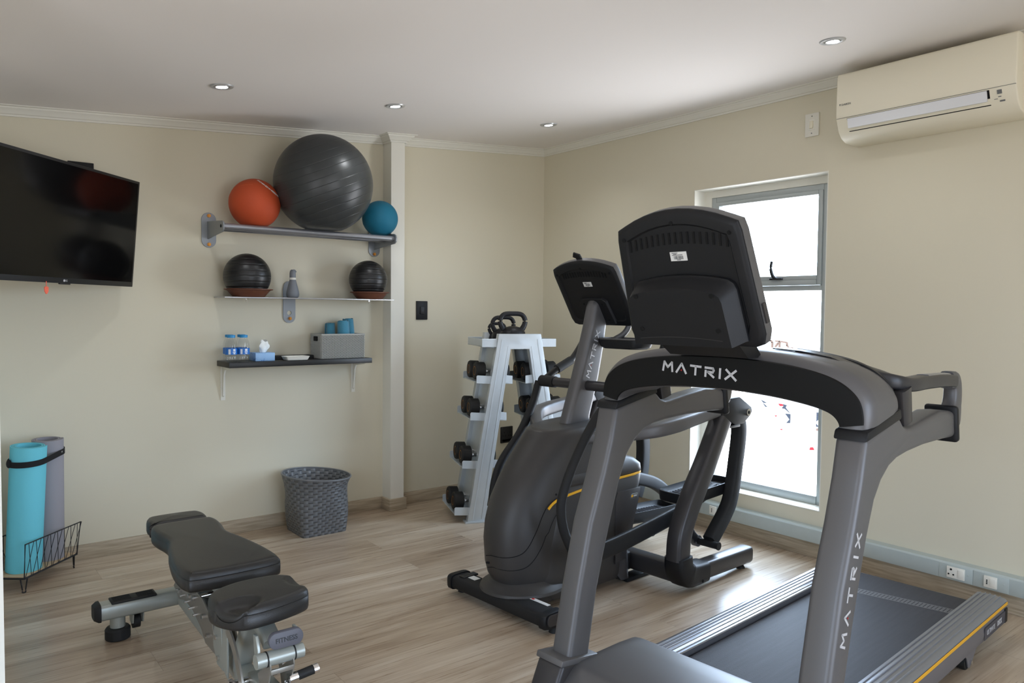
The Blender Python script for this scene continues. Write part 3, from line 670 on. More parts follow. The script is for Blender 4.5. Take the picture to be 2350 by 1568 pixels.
# ------------------------------------------------------------------ thin shelf with two slam balls on saucers
t = thing('thin_shelf', 'thin silver metal shelf on one central rounded bracket plate', 'shelf', (-1.80, 0, 1.281))
mb = MB(); mb.bx(-0.49, 0.49, -0.185, -0.006, -0.003, 0.003, 0.001); mb.build('shelf_plate', M_steelplate, t)
cx = -0.078
mb = MB(); out = []
r = 0.0355
top, bot = 0.098, -0.137
for i in range(13): a = PI*i/12; out.append((cx+r*math.cos(a), top-r+r*math.sin(a)))
for i in range(13): a = PI+PI*i/12; out.append((cx+r*math.cos(a), bot+r+r*math.sin(a)))
hole = circle(0.0125, 26, cx, -0.080)
def holed(outer, inner, y0, y1):
    m_ = MB(); bm = m_.bm
    n = len(outer)
    ang = lambda p: math.atan2(p[1]+0.080, p[0]-cx)
    def rng(pts, y): return [bm.verts.new((p[0], y, p[1])) for p in pts]
    # resample both loops by angle about the hole centre
    K = 72
    def ray_hit(a):
        d = (math.cos(a), math.sin(a)); best = None
        for i in range(n):
            p, q = outer[i], outer[(i+1) % n]
            ex, ey = q[0]-p[0], q[1]-p[1]; den = d[0]*ey-d[1]*ex
            if abs(den) < 1e-12: continue
            px, py = p[0]-cx, p[1]+0.080
            tt = (px*ey-py*ex)/den; ss = (px*d[1]-py*d[0])/den
            if tt > 0 and -1e-6 <= ss <= 1+1e-6 and (best is None or tt < best): best = tt
        return (cx+d[0]*best, -0.080+d[1]*best)
    O = [ray_hit(2*PI*i/K) for i in range(K)]; I = [(cx+0.0125*math.cos(2*PI*i/K), -0.080+0.0125*math.sin(2*PI*i/K)) for i in range(K)]
    a, b, c, d = rng(O, y0), rng(I, y0), rng(O, y1), rng(I, y1)
    for i in range(K):
        j = (i+1) % K
        for q in ((a[i], a[j], b[j], b[i]), (c[i], c[j], d[j], d[i]), (a[i], a[j], c[j], c[i]), (b[i], b[j], d[j], d[i])): bm.faces.new(q)
    return m_
holed(out, hole, -0.006, 0.0).build('bracket_plate', M_bracket, t)
mb = MB(); mb.cyl((cx+0.003, -0.006, -0.112), (cx+0.003, -0.012, -0.112), 0.010, 6); mb.cyl((cx+0.003, -0.012, -0.112), (cx+0.003, -0.018, -0.112), 0.0055, 10); mb.build('bolt', M_brass, t)
for x in (-0.354, 0.366):
    mb = MB(); mb.cyl((x, -0.11, -0.003), (x, -0.11, -0.011), 0.008, 10); mb.tube([(x+0.006*math.cos(a), -0.11, -0.017+0.006*math.sin(a)) for a in [2*PI*i/12 for i in range(12)]], 0.0016, 6, loop=True); mb.build('eye_bolt', M_chrome, t)
def saucer(label, x, y, R):
    o = MB().lathe([(R*0.66, 0), (R*0.70, 0.002), (R*0.93, 0.034), (R*1.06, 0.038), (R*1.065, 0.042), (R*0.92, 0.041), (R*0.72, 0.011), (0.001, 0.010)], 48, capt=False).build('saucer', M_brown)
    o.location = (x, y, 1.284); return tag(o, label, 'saucer', 'saucers on the thin shelf')
saucer('brown plastic plant saucer under the left black slam ball', -2.150, -0.134, 0.116)
saucer('brown plastic plant saucer under the right black slam ball', -1.440, -0.128, 0.107)
def slam(label, x, y, R, z):
    o = ball('slam_ball', label, (x, y, z), R, M_slam, flat=z-1.2952, group='black slam balls on the thin shelf'); o.rotation_euler = (0, 0, 0.3); return o
slam('larger black ribbed slam ball at the left end of the thin shelf', -2.157, -0.134, 0.120, 1.392)
slam('smaller black ribbed slam ball at the right end of the thin shelf', -1.451, -0.128, 0.110, 1.3985)
t = thing('drink_bottle', 'grey teardrop bottle with white neck ring on the thin shelf', 'bottle', (-1.890, -0.085, 1.284))
MB().lathe([(0.024, 0), (0.031, 0.004), (0.035, 0.018), (0.034, 0.034), (0.026, 0.066), (0.019, 0.092), (0.017, 0.100)], 36).build('body', M_vase, t)
MB().lathe([(0.0165, 0.100), (0.0185, 0.101), (0.0185, 0.111), (0.0165, 0.112)], 30).build('neck_ring', M_white, t)
mb = MB(); mb.lathe([(0.0165, 0.112), (0.017, 0.116), (0.0165, 0.138), (0.014, 0.150), (0.008, 0.156), (0.001, 0.157)], 30); mb.tube([(0.004, 0, 0.152), (0.012, -0.002, 0.150), (0.019, -0.003, 0.143)], [0.007, 0.006, 0.004], 10); mb.build('cap', M_vase, t)

# ------------------------------------------------------------------ black shelf and what stands on it
t = thing('wall_shelf', 'black floating shelf on two white angle brackets', 'shelf', (-1.87, 0, 0.931))
mb = MB(); mb.bx(-0.405, 0.405, -0.205, -0.001, -0.014, 0.014, 0.001); mb.build('board', M_shelfb, t)
for x in (-0.375, 0.385):
    mb = MB(); mb.bx(x-0.012, x+0.012, -0.004, 0, -0.200, -0.014); mb.bx(x-0.012, x+0.012, -0.165, 0, -0.018, -0.014)
    mb.yz([(-0.001, -0.185), (-0.012, -0.175), (-0.030, -0.060), (-0.045, -0.036), (-0.150, -0.022), (-0.160, -0.015), (-0.001, -0.015)], x-0.004, x+0.004); mb.build('bracket', M_white, t)
    for z in (-0.050, -0.155):
        mb = MB(); mb.cyl((x, -0.007, z), (x, -0.004, z), 0.004, 8); mb.build('screw', M_acgrey, t)
SZ = 0.9452
def water(label, x, y):
    t = thing('water_bottle', label, 'bottle', (x, y, SZ), random.uniform(-.3, .3), 'small water bottles on the black shelf')
    prof = [(0.024, 0.0), (0.028, 0.003), (0.0305, 0.010), (0.0305, 0.030), (0.029, 0.034), (0.0305, 0.038), (0.0305, 0.080), (0.029, 0.094), (0.0245, 0.110), (0.0195, 0.118), (0.0185, 0.122), (0.019, 0.1262)]
    MB().lathe(prof, 28, capt=False).build('body', M_pet, t)
    MB().lathe([(0.0192, 0.1265), (0.0205, 0.127), (0.0205, 0.1395), (0.019, 0.1408), (0.001, 0.141)], 26).build('cap', M_tblue, t)
    MB().lathe([(0.0309, 0.040), (0.0309, 0.072)], 28, capb=False, capt=False).build('label_band', M_blabel, t)
    mb = MB()
    for (a0, a1, z0, z1) in ((-2.2, -1.85, 0.042, 0.068), (-1.45, -1.05, 0.058, 0.069), (-1.5, -1.0, 0.051, 0.055), (-1.42, -1.08, 0.043, 0.048)):
        n = 6; A = [a0+(a1-a0)*i/n for i in range(n+1)]
        mb.loft([[(0.0314*math.cos(a), 0.0314*math.sin(a), z0) for a in A]+[(0.0311*math.cos(a), 0.0311*math.sin(a), z0) for a in A[::-1]], [(0.0314*math.cos(a), 0.0314*math.sin(a), z1) for a in A]+[(0.0311*math.cos(a), 0.0311*math.sin(a), z1) for a in A[::-1]]])
    mb.build('label_print', M_blabel2, t, smooth=False)
    return t
water('clear water bottle with blue cap, front left of the group on the black shelf', -2.251, -0.160)
water('clear water bottle with blue cap, front right, next to the tissue box', -2.187, -0.160)
water('clear water bottle hidden behind the front left bottle on the black shelf', -2.240, -0.094)
water('clear water bottle hidden behind the front right bottle on the black shelf', -2.176, -0.094)
t = thing('tissue_box', 'blue patterned cardboard tissue box on the black shelf', 'tissue box', (-2.070, -0.105, SZ))
MB().bx(-0.052, 0.052, -0.05, 0.05, 0, 0.043, 0.001).build('carton', M_tbox, t)
mb = MB(); rings = []
for k in range(9):
    z = 0.042+0.008*k; w = 0.012+0.012*math.sin(k*0.42)+0.004*k/8; ring = []
    for j in range(20):
        a = 2*PI*j/20; wob = 1+0.22*math.sin(3*a+k*0.5)+0.12*math.sin(5*a-k)
        ring.append((0.005+w*wob*math.cos(a)+0.001*k, w*0.45*wob*math.sin(a), z+(0.006*math.sin(2*a+1) if k == 8 else 0)))
    rings.append(ring)
mb.loft(rings); mb.build('tissue', M_tissue, t)
o = MB().bx(-0.115, 0.115, -0.07, 0.07, 0, 0.020, 0.002).build('storage_box', M_blackmt); o.location = (-1.892, -0.085, SZ); tag(o, 'flat black box lying behind the small white dish on the shelf', 'box')
mb = MB(); rings = []
for (w, h, z) in ((0.112, 0.058, 0.0), (0.118, 0.064, 0.002), (0.134, 0.078, 0.020), (0.136, 0.080, 0.022), (0.130, 0.074, 0.022), (0.114, 0.060, 0.006)): rings.append([(x, y, z) for x, y in rrect(w, h, 0.008, 4)])
o = mb.loft(rings).build('dish', M_white); o.location = (-1.900, -0.160-0.001, SZ+0.0002)
o.location.y = -0.1965+0.0; o.location = (-1.905, -0.160, SZ); tag(o, 'small rectangular white dish in front of the flat black box', 'dish')
o_box = bpy.data.objects['storage_box']; o_box.scale = (1, 0.5, 1); o_box.location = (-1.885, -0.055, SZ)

# wicker basket : upright stakes with woven strands, open handle hole in the left end
t = thing('wicker_basket', 'grey wicker basket full of towels on the right of the black shelf', 'basket', (-1.628, -0.098, SZ))
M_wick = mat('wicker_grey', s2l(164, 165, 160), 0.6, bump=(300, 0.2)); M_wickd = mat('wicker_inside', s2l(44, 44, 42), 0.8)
BW, BD, BH = 0.262, 0.148, 0.136
mb = MB()
def strand(z, ph, L_):
    pts = []; per = [(-BW/2, -BD/2), (BW/2, -BD/2), (BW/2, BD/2), (-BW/2, BD/2)]
    for i in range(4):
        a, b = Vector((*per[i], 0)), Vector((*per[(i+1) % 4], 0)); d = (b-a); n = Vector((d.y, -d.x, 0)).normalized(); ln = d.length; k = max(2, int(ln/0.0046))
        for j in range(k):
            s = j/k; off = 0.0034*math.sin(PI*(s*ln/0.0094)+ph); q = a+d*s+n*off; q.z = z
            if i == 3 and 0.098 < z < 0.126 and 0.32 < s < 0.68: q = q+n*(-0.004)
            pts.append(q)
    return pts
nz = 19
for k in range(nz):
    mb.tube(strand(0.005+k*0.0069, PI*(k % 2), 0), 0.0025, 5, loop=True)
mb.build('woven_sides', M_wick, t)
mb = MB()
for x in [(-BW/2+0.0047+0.0094*i) for i in range(28)]:
    for y in (-BD/2, BD/2): mb.cyl((x, y, 0.001), (x, y, BH-0.002), 0.0024, 6)
for y in [(-BD/2+0.0047+0.0094*i) for i in range(15)]:
    for x in (-BW/2, BW/2): mb.cyl((x, y, 0.001), (x, y, BH-0.002), 0.0024, 6)
o = mb.build('stakes', M_wick, t); o['kind'] = 'stuff'
mb = MB(); mb.tube([(-BW/2, -BD/2, BH), (BW/2, -BD/2, BH), (BW/2, BD/2, BH), (-BW/2, BD/2, BH)], 0.0042, 8, loop=True); mb.build('rim', M_wick, t)
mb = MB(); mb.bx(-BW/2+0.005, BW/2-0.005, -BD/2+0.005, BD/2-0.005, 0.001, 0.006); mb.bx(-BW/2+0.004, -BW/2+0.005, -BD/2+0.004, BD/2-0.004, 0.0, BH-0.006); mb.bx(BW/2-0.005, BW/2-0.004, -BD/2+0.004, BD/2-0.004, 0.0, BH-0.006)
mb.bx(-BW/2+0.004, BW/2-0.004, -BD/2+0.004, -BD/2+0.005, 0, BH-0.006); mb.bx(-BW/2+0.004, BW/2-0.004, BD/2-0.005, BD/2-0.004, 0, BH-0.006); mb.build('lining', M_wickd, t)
mb = MB(); mb.yz(rrect(0.052, 0.026, 0.006, 3, -0.002, 0.112), -BW/2-0.006, -BW/2+0.003); mb.build('handle_hole', M_hole, t)
def towel(label, x, y, r, h, tilt, sq=1.0):
    t = thing('rolled_towel', label, 'towel', (x, y, SZ+0.012), 0, 'rolled towels in the wicker basket'); t.rotation_euler = tilt
    mb = MB(); n = 120; turns = 3.2; ring_o, ring_i = [], []
    for i in range(n+1):
        a = 2*PI*turns*i/n; rr = 0.008+(r-0.008)*i/n
        ring_o.append((rr*math.cos(a)*sq, rr*math.sin(a)))
    outer = ring_o[-38:]      # last full turn gives the outside
    path = ring_o
    def wall(z, k): return [((p[0])*k, (p[1])*k, z+0.003*math.sin(9*i/n*6)) for i, p in enumerate(path)]
    th = 0.0055
    def off(z, k):
        A = []
        for i, p in enumerate(path):
            L_ = math.hypot(*p); A.append((p[0]*k, p[1]*k, z+0.0025*math.sin(i*0.4)))
        for i, p in reversed(list(enumerate(path))):
            L_ = math.hypot(*p); s_ = (L_-th)/L_; A.append((p[0]*s_*k, p[1]*s_*k, z+0.0025*math.sin(i*0.4)))
        return A
    zs = [(0, 1.0), (h*0.3, 1.02), (h*0.7, 1.0), (h*0.93, 0.97), (h, 0.92)]
    mb.loft([off(z, k) for z, k in zs], caps=True); mb.build('towel_roll', M_towel, t, ang=1.2); return t
towel('rolled teal towel in the middle of the wicker basket', -1.600, -0.118, 0.040, 0.200, (0.0, -0.05, 0.4), 1.0)
towel('rolled teal towel at the right of the wicker basket, tallest of the three', -1.538, -0.080, 0.036, 0.212, (0.0, 0.07, 2.6))
towel('rolled teal towel at the left, half hidden behind the middle one', -1.662, -0.074, 0.031, 0.186, (0.0, 0.02, 1.4))
# ------------------------------------------------------------------ yoga mats in a wire rack
t = thing('mat_rack', 'black wire rack with a wooden tray holding the yoga mats', 'rack', (0, 0, 0))
A, B_, Cc, D_ = Vector((-3.186, -0.359, 0.066)), Vector((-2.956, -0.119, 0.066)), Vector((-3.075, -0.020, 0.066)), Vector((-3.305, -0.262, 0.066))
ex = (B_-A).normalized(); ey = (D_-A).normalized()
# tray
q = [A+ex*0.004+ey*0.004, B_-ex*0.004+ey*0.004, Cc-ex*0.004-ey*0.004, D_+ex*0.004-ey*0.004]
MB().loft([q, [v+Vector((0, 0, 0.006)) for v in q]]).build('wooden_tray', M_ply, t)
mb = MB(); mb.tube([A+Vector((0, 0, -0.001)), B_+Vector((0, 0, -0.001)), Cc+Vector((0, 0, -0.001)), D_+Vector((0, 0, -0.001))], 0.0042, 8, loop=True); mb.build('tray_frame', M_wire, t)
def side(P0, P1, name):
    out = (P1-P0).cross(Vector((0, 0, 1))).normalized(); H_ = 0.150
    tp = lambda s: P0.lerp(P1, s)+Vector((0, 0, H_))+out*0.012+(P0-P1).normalized()*0.0*0+(P1-P0)*(0.0)
    f0 = P0.lerp(P1, -0.03)+Vector((0, 0, H_))+out*0.014; f1 = P0.lerp(P1, 1.03)+Vector((0, 0, H_))+out*0.014
    mb = MB(); mb.tube([P0, f0, f1, P1], 0.0030, 8); mb.build('wire_frame', M_wire, t)
    mb = MB(); n = 8
    for i in range(n):
        s0, s1 = i/n, (i+1)/n
        tops = f0.lerp(f1, s0+0.06), f0.lerp(f1, s1+0.02); bots = P0.lerp(P1, s0+0.02), P0.lerp(P1, s1)
        mb.cyl(tops[0], bots[1] if i % 1 == 0 else bots[0], 0.0014, 5); mb.cyl(bots[0], tops[1], 0.0014, 5)
    mb.build('lattice_wires', M_wire, t)
side(A, B_, 'front'); side(Cc, D_, 'back')
for (P, Q) in ((A+ex*0.018, A+ey*0.018), (B_-ex*0.018, B_+ey*0.018), (D_+ex*0.018, D_-ey*0.018), (Cc-ex*0.018, Cc-ey*0.018)):
    m_ = (P+Q)/2; d = (Q-P)*0.45; corner = A if (P-A).length < 0.1 else m_
    b0 = Vector((m_.x, m_.y, 0.003)); k = (Q-P).normalized()*0.007
    mb = MB(); mb.tube([P, Vector((P.x, P.y, 0.03)).lerp(b0, 0.55), b0-k+Vector((0, 0, 0.003)), b0, b0+k+Vector((0, 0, 0.003)), Vector((Q.x, Q.y, 0.03)).lerp(b0, 0.55), Q], 0.0028, 8, smooth=3); mb.build('leg', M_wire, t)
def yoga(name, label, base, top, R, m, turns, a_end):
    base, top = Vector(base), Vector(top); ax = (top-base); L_ = ax.length
    t = thing(name, label, 'yoga mat', base, 0, 'rolled yoga mats'); t.rotation_euler = Vector((0, 0, 1)).rotation_difference(ax).to_euler()
    n = int(40*turns); th = 0.0062; path = []
    for i in range(n+1):
        a = a_end-2*PI*turns*(1-i/n); rr = R-(turns*(1-i/n))*0.0078; path.append((a, rr))
    def off(z):
        return [(r_*math.cos(a), r_*math.sin(a), z) for a, r_ in path]+[((r_-th)*math.cos(a), (r_-th)*math.sin(a), z) for a, r_ in reversed(path)]
    mb = MB(); mb.loft([off(0), off(L_*0.5), off(L_)]); mb.build('mat_roll', m, t, ang=1.0); return t
yoga('yoga_mat', 'rolled turquoise yoga mat leaning at the front of the wire rack', (-3.179, -0.234, 0.0735), (-3.155, -0.265, 0.620), 0.071, M_mint, 2.6, -0.15)
yoga('yoga_mat', 'rolled grey yoga mat standing behind the turquoise one', (-3.071, -0.125, 0.0735), (-3.071, -0.150, 0.624), 0.065, M_matgrey, 2.6, 0.2)
# strap around both rolls
t = thing('carry_strap', 'black elastic strap around the tops of both yoga mats', 'strap', (-3.10, -0.12, 0.55))
c1 = Vector((-3.179, -0.234, 0.0735)).lerp(Vector((-3.155, -0.265, 0.620)), 0.885); c2 = Vector((-3.071, -0.125, 0.0735)).lerp(Vector((-3.071, -0.150, 0.624)), 0.87)
d = (c2-c1); d.z = 0; ang = math.atan2(d.y, d.x); pts = []
for i in range(17): a = ang+PI/2+PI*i/16; pts.append((c1.x+0.0728*math.cos(a), c1.y+0.0728*math.sin(a), 0))
for i in range(17): a = ang-PI/2+PI*i/16; pts.append((c2.x+0.0668*math.cos(a), c2.y+0.0668*math.sin(a), 0))
rings = []
for i, p in enumerate(pts):
    px, py, _ = p; s = ((px-c1.x)*d.x+(py-c1.y)*d.y)/d.length_squared; zc = 0.553+0.012*s+(0.0 if i > 4 else 0.0)
    ow_ = Vector((px-(c1.x if i < 17 else c2.x), py-(c1.y if i < 17 else c2.y), 0)).normalized()*0.0022; h = 0.0125
    rings.append([(px, py, zc-h), (px+ow_.x, py+ow_.y, zc-h), (px+ow_.x, py+ow_.y, zc+h), (px, py, zc+h)])
M0 = Matrix.Translation((3.10, 0.12, -0.55))
mb = MB(); mb.loft(rings, loop=True); mb.build('band', M_strap, t, M=M0)
a = ang+PI/2+PI*0.14; kp = (c1.x+0.068*math.cos(a), c1.y+0.068*math.sin(a))
a = math.radians(200); mb = MB(); mb.sphere((c1.x+0.075*math.cos(a), c1.y+0.075*math.sin(a), 0.552), 0.013, 12, (0.8, 1.1, 1.5)); mb.build('knot', M_strap, t, M=M0)
a = math.radians(-52); P = Vector((c2.x+0.0692*math.cos(a), c2.y+0.0692*math.sin(a), 0.566)); mb = text_mesh('TARGET', 0.008, M=frameM(P, (-math.sin(a), math.cos(a), 0.05), (0, 0, 1)), bold=0.0002)
mb.build('strap_print', M_label, t, smooth=False, M=M0)

# ------------------------------------------------------------------ woven waste basket
t = thing('waste_basket', 'grey woven strap waste basket with a round rim and square base', 'waste basket', (-1.803, -0.200, 0))
def wb_ring(k, inset=0.0):
    # k 0 bottom square .. 1 top round ; returns 96 points
    pts = []; N_ = 96
    for i in range(N_):
        a = 2*PI*i/N_+PI/4
        e = 0.28+0.72*min(1, (k*1.15)**0.8)
        c, s_ = math.cos(a), math.sin(a)
        # square-to-circle superellipse
        p = 2+10*(1-min(1, k*1.25))**2; rr = 1/((abs(c)**p+abs(s_)**p)**(1/p))
        r = (0.124*(1-k)+0.176*k+0.008*max(0, k-0.85)/0.15)-inset
        z = 0.31*k
        if k > 0.8: z += (k-0.8)/0.2*(-0.016*c*1.0+0.006*s_)
        if k < 0.1: z += 0.012*(0.1-k)/0.1*(-math.cos(4*a))*0.0+0.010*(1-k/0.1)*(1 if False else 0)
        pts.append(Vector((rr*r*c*(1.03), rr*r*s_*0.98, z)))
    return pts
ks = [0, 0.02, 0.06, 0.12, 0.2, 0.3, 0.4, 0.5, 0.6, 0.7, 0.8, 0.87, 0.93, 1.0]
mb = MB(); bm = mb.bm; uvl = bm.loops.layers.uv.new('UVMap')
def surf(inset, flip):
    R = [[bm.verts.new(p) for p in wb_ring(k, inset)] for k in ks]; n = 96
    for i in range(len(ks)-1):
        for j in range(n):
            f = bm.faces.new((R[i][j], R[i][(j+1) % n], R[i+1][(j+1) % n], R[i+1][j]))
            for l, (u, v) in zip(f.loops, ((j/n, ks[i]), ((j+1)/n, ks[i]), ((j+1)/n, ks[i+1]), (j/n, ks[i+1]))): l[uvl].uv = (u, v)
    return R
Ro, Ri = surf(0, 0), surf(0.004, 1)
for j in range(96): bm.faces.new((Ro[-1][j], Ro[-1][(j+1) % 96], Ri[-1][(j+1) % 96], Ri[-1][j]))
bm.faces.new(Ro[0][::-1]); bm.faces.new(Ri[1])
mb.build('woven_body', M_weave, t)
mb = MB(); mb.tube([p+Vector((0, 0, 0.001)) for p in wb_ring(1.0, 0.002)], 0.0048, 8, loop=True); mb.build('rim', M_weave, t)

# ------------------------------------------------------------------ weight bench
t = thing('weight_bench', 'adjustable black padded weight bench with silver grey frame', 'weight bench', (-2.735, -1.45, 0))
O = Vector((-2.735, -1.45, 0))
def pad(outline, zb, zt, name, dish=None, tiltf=None, r=0.016):
    """cushion: outline in xy (local), domed and rounded, seam line near the top"""
    if sum(a[0]*b[1]-b[0]*a[1] for a, b in zip(outline, outline[1:]+outline[:1])) < 0: outline = outline[::-1]
    cx = sum(p[0] for p in outline)/len(outline); cy_ = sum(p[1] for p in outline)/len(outline)
    def inset(d):
        out = []; n = len(outline)
        for i in range(n):
            p0, p1, p2 = outline[i-1], outline[i], outline[(i+1) % n]
            tx, ty = p2[0]-p0[0], p2[1]-p0[1]; L_ = math.hypot(tx, ty) or 1; out.append((p1[0]-ty/L_*d, p1[1]+tx/L_*d))
        return out
    lev = [(0.010, zb), (0.002, zb+0.004), (0.0, zb+0.012), (0.0, zt-0.024), (0.0025, zt-0.0225), (0.0, zt-0.021), (0.002, zt-0.011), (0.008, zt-0.004), (0.016, zt-0.0005)]
    rings = []
    for d, z in lev: rings.append([(x, y, z) for x, y in inset(d)])
    base = inset(0.016)
    for k in (0.95, 0.9, 0.85, 0.8, 0.74, 0.68, 0.62, 0.55, 0.48, 0.4, 0.3, 0.2, 0.1): rings.append([(cx+(x-cx)*k, cy_+(y-cy_)*k, zt+0.003*(1-k)) for x, y in base])
    mb = MB(); mb.loft(rings)
    bmesh.ops.subdivide_edges(mb.bm, edges=[e for e in mb.bm.edges if e.calc_length() > 0.05], cuts=1)
    for v in mb.bm.verts:
        if dish and v.co.z > zt-0.03:
            for (dx, dy, rx, ry, dep) in dish:
                q = ((v.co.x-dx)/rx)**2+((v.co.y-dy)/ry)**2
                if q < 1: v.co.z -= dep*(1-q*q)
        if tiltf: v.co.z += tiltf(v.co.x, v.co.y)
    return mb.build(name, M_vinyl, t, ang=1.1)
def ol(pts, k=6): return smooth2(pts, k, True)
# head rest
pad(ol([(-0.078, 0.475), (0.095, 0.475), (0.125, 0.49), (0.132, 0.53), (0.125, 0.575), (0.10, 0.598), (0.02, 0.606), (-0.06, 0.600), (-0.082, 0.575), (-0.090, 0.53), (-0.086, 0.49)]), 0.325, 0.383, 'head_pad')
# back pad : narrow at the head, swelling towards the seat
pad(ol([(-0.075, 0.455), (0.02, 0.462), (0.118, 0.455), (0.140, 0.42), (0.140, 0.34), (0.128, 0.26), (0.128, 0.20), (0.148, 0.10), (0.165, -0.02), (0.172, -0.12), (0.170, -0.185), (0.150, -0.212), (0.02, -0.222), (-0.11, -0.212), (-0.135, -0.185), (-0.142, -0.12), (-0.135, -0.02), (-0.115, 0.10), (-0.092, 0.20), (-0.092, 0.26), (-0.102, 0.34), (-0.100, 0.42)]), 0.322, 0.386, 'back_pad')
# seat : trapezoid with a scooped thigh hollow at each front corner
pad(ol([(-0.02, -0.345), (0.075, -0.350), (0.120, -0.375), (0.139, -0.42), (0.135, -0.50), (0.115, -0.545), (0.03, -0.575), (-0.055, -0.585), (-0.10, -0.57), (-0.133, -0.52), (-0.142, -0.46), (-0.125, -0.40), (-0.085, -0.365)], 7), 0.318, 0.386, 'seat_pad', dish=[(-0.085, -0.535, 0.068, 0.045, 0.022), (0.125, -0.450, 0.035, 0.055, 0.014)])
# frame
def tb(name, pts, r, m=M_frame, sec=None, n=16, smooth=0, up=(0, 0, 1)):
    mb = MB(); mb.tube(pts, r, n, sec=sec, smooth=smooth, up=up); return mb.build(name, m, t, ang=0.8)
tb('rear_crossbar', [(-0.285, 0.385, 0.112), (0.255, 0.385, 0.112)], 1.0, sec=('r', 0.030, 0.036), n=20)
for x in (-0.292, 0.262): mb = MB(); mb.tube([(x-0.014*(1 if x < 0 else -1), 0.385, 0.112), (x, 0.385, 0.112), (x+0.008*(1 if x < 0 else -1), 0.385, 0.112)], [0.75, 1.0, 1.02], 20, sec=('r', 0.033, 0.040)); mb.build('end_cap', M_rubber, t)
for x in (-0.225, 0.195):
    mb = MB(); mb.cyl((x, 0.385, 0.035), (x, 0.385, 0.095), 0.026, 24); mb.build('foot_post', M_frame, t)
    mb = MB(); mb.lathe([(0.040, 0.0), (0.043, 0.004), (0.043, 0.036), (0.038, 0.043), (0.026, 0.044)], 28, Matrix.Translation((x, 0.385, 0))); mb.build('rubber_foot', M_rubber, t)
    mb = MB(); mb.yz([(0.35, 0.085), (0.42, 0.085), (0.41, 0.050), (0.385, 0.042), (0.36, 0.05)], x+0.045, x+0.049); mb.yz([(0.35, 0.085), (0.42, 0.085), (0.41, 0.050), (0.385, 0.042), (0.36, 0.05)], x+0.080, x+0.084); mb.build('wheel_bracket', M_frame, t) if x < 0 else None
    mb = MB(); mb.cyl((x+0.052, 0.40, 0.045), (x+0.077, 0.40, 0.045), 0.026, 20); mb.build('transport_wheel', M_rubber, t) if x < 0 else None
# rubber foot tread with grooves
mb = MB(); mb.bx(-0.250, -0.095, 0.352, 0.418, 0.138, 0.147, 0.004)
mb.build('tread_pad', M_rubber, t)
mb = MB()
for i in range(5):
    y = 0.364+0.0105*i
    for (a, b) in ((-0.242, -0.182), (-0.160, -0.103)): mb.bx(a, b, y-0.0022, y+0.0022, 0.1465, 0.1478)
o = mb.build('tread_grooves', M_hole, t)
# spine: sloping square tube that runs down to the front foot
tb('spine', [(0.0, 0.37, 0.118), (0.0, 0.15, 0.105), (0.0, -0.35, 0.080), (0.0, -0.95, 0.055)], 1.0, sec=('r', 0.030, 0.026), n=20)
for sx in (-1, 1):
    mb = MB(); mb.yz([(0.355, 0.165), (0.30, 0.21), (0.12, 0.235), (-0.02, 0.225), (-0.12, 0.19), (-0.155, 0.13), (-0.165, 0.085), (-0.05, 0.085), (0.0, 0.12), (0.10, 0.15), (0.20, 0.155), (0.28, 0.135)], sx*0.034-0.003, sx*0.034+0.003); mb.bevel(0.001, 1); mb.build('hinge_plate', M_framepl, t)
    mb = MB(); mb.yz([(-0.23, 0.30), (-0.19, 0.305), (-0.16, 0.12), (-0.20, 0.07), (-0.26, 0.07)], sx*0.040-0.003, sx*0.040+0.003); mb.bevel(0.001, 1); mb.build('upright_plate', M_frame, t)
    for (y, z) in ((0.24, 0.18), (0.11, 0.20), (-0.05, 0.18), (-0.10, 0.13), (-0.20, 0.16), (-0.22, 0.10)):
        mb = MB(); mb.cyl((sx*0.036, y, z), (sx*0.050, y, z), 0.009, 6); mb.build('bolt', M_chrome, t)
# adjustment ladder and pad carriers
tb('back_carrier', [(0, 0.44, 0.305), (0, 0.0, 0.300), (0, -0.24, 0.285)], 1.0, sec=('r', 0.020, 0.028))
tb('head_carrier', [(0, 0.56, 0.312), (0, 0.40, 0.305)], 1.0, sec=('r', 0.014, 0.022))
tb('back_strut', [(0, 0.17, 0.29), (0, 0.05, 0.12)], 1.0, sec=('r', 0.016, 0.022))
tb('pivot_rod', [(-0.048, 0.07, 0.205), (0.048, 0.07, 0.205)], 0.010, M_chrome)
for i in range(5):
    y = 0.27-0.055*i
    mb = MB(); mb.cyl((-0.05, y, 0.175-0.006*i), (0.05, y, 0.175-0.006*i), 0.005, 8); mb.build('ladder_rung', M_chrome, t)
# seat post assembly
tb('seat_carrier', [(0.0, -0.36, 0.300), (0.0, -0.52, 0.290), (0.0, -0.575, 0.262)], 1.0, sec=('r', 0.018, 0.026))
tb('seat_post', [(-0.0, -0.30, 0.095), (-0.0, -0.42, 0.285)], 1.0, sec=('r', 0.024, 0.030))
mb = MB(); mb.yz([(-0.335, 0.30), (-0.30, 0.31), (-0.27, 0.10), (-0.33, 0.075)], -0.052, -0.046); mb.bevel(0.001, 1); mb.build('post_plate', M_frame, t)
mb = MB(); mb.yz([(-0.335, 0.30), (-0.30, 0.31), (-0.27, 0.10), (-0.33, 0.075)], 0.046, 0.052); mb.bevel(0.001, 1); mb.build('post_plate', M_frame, t)
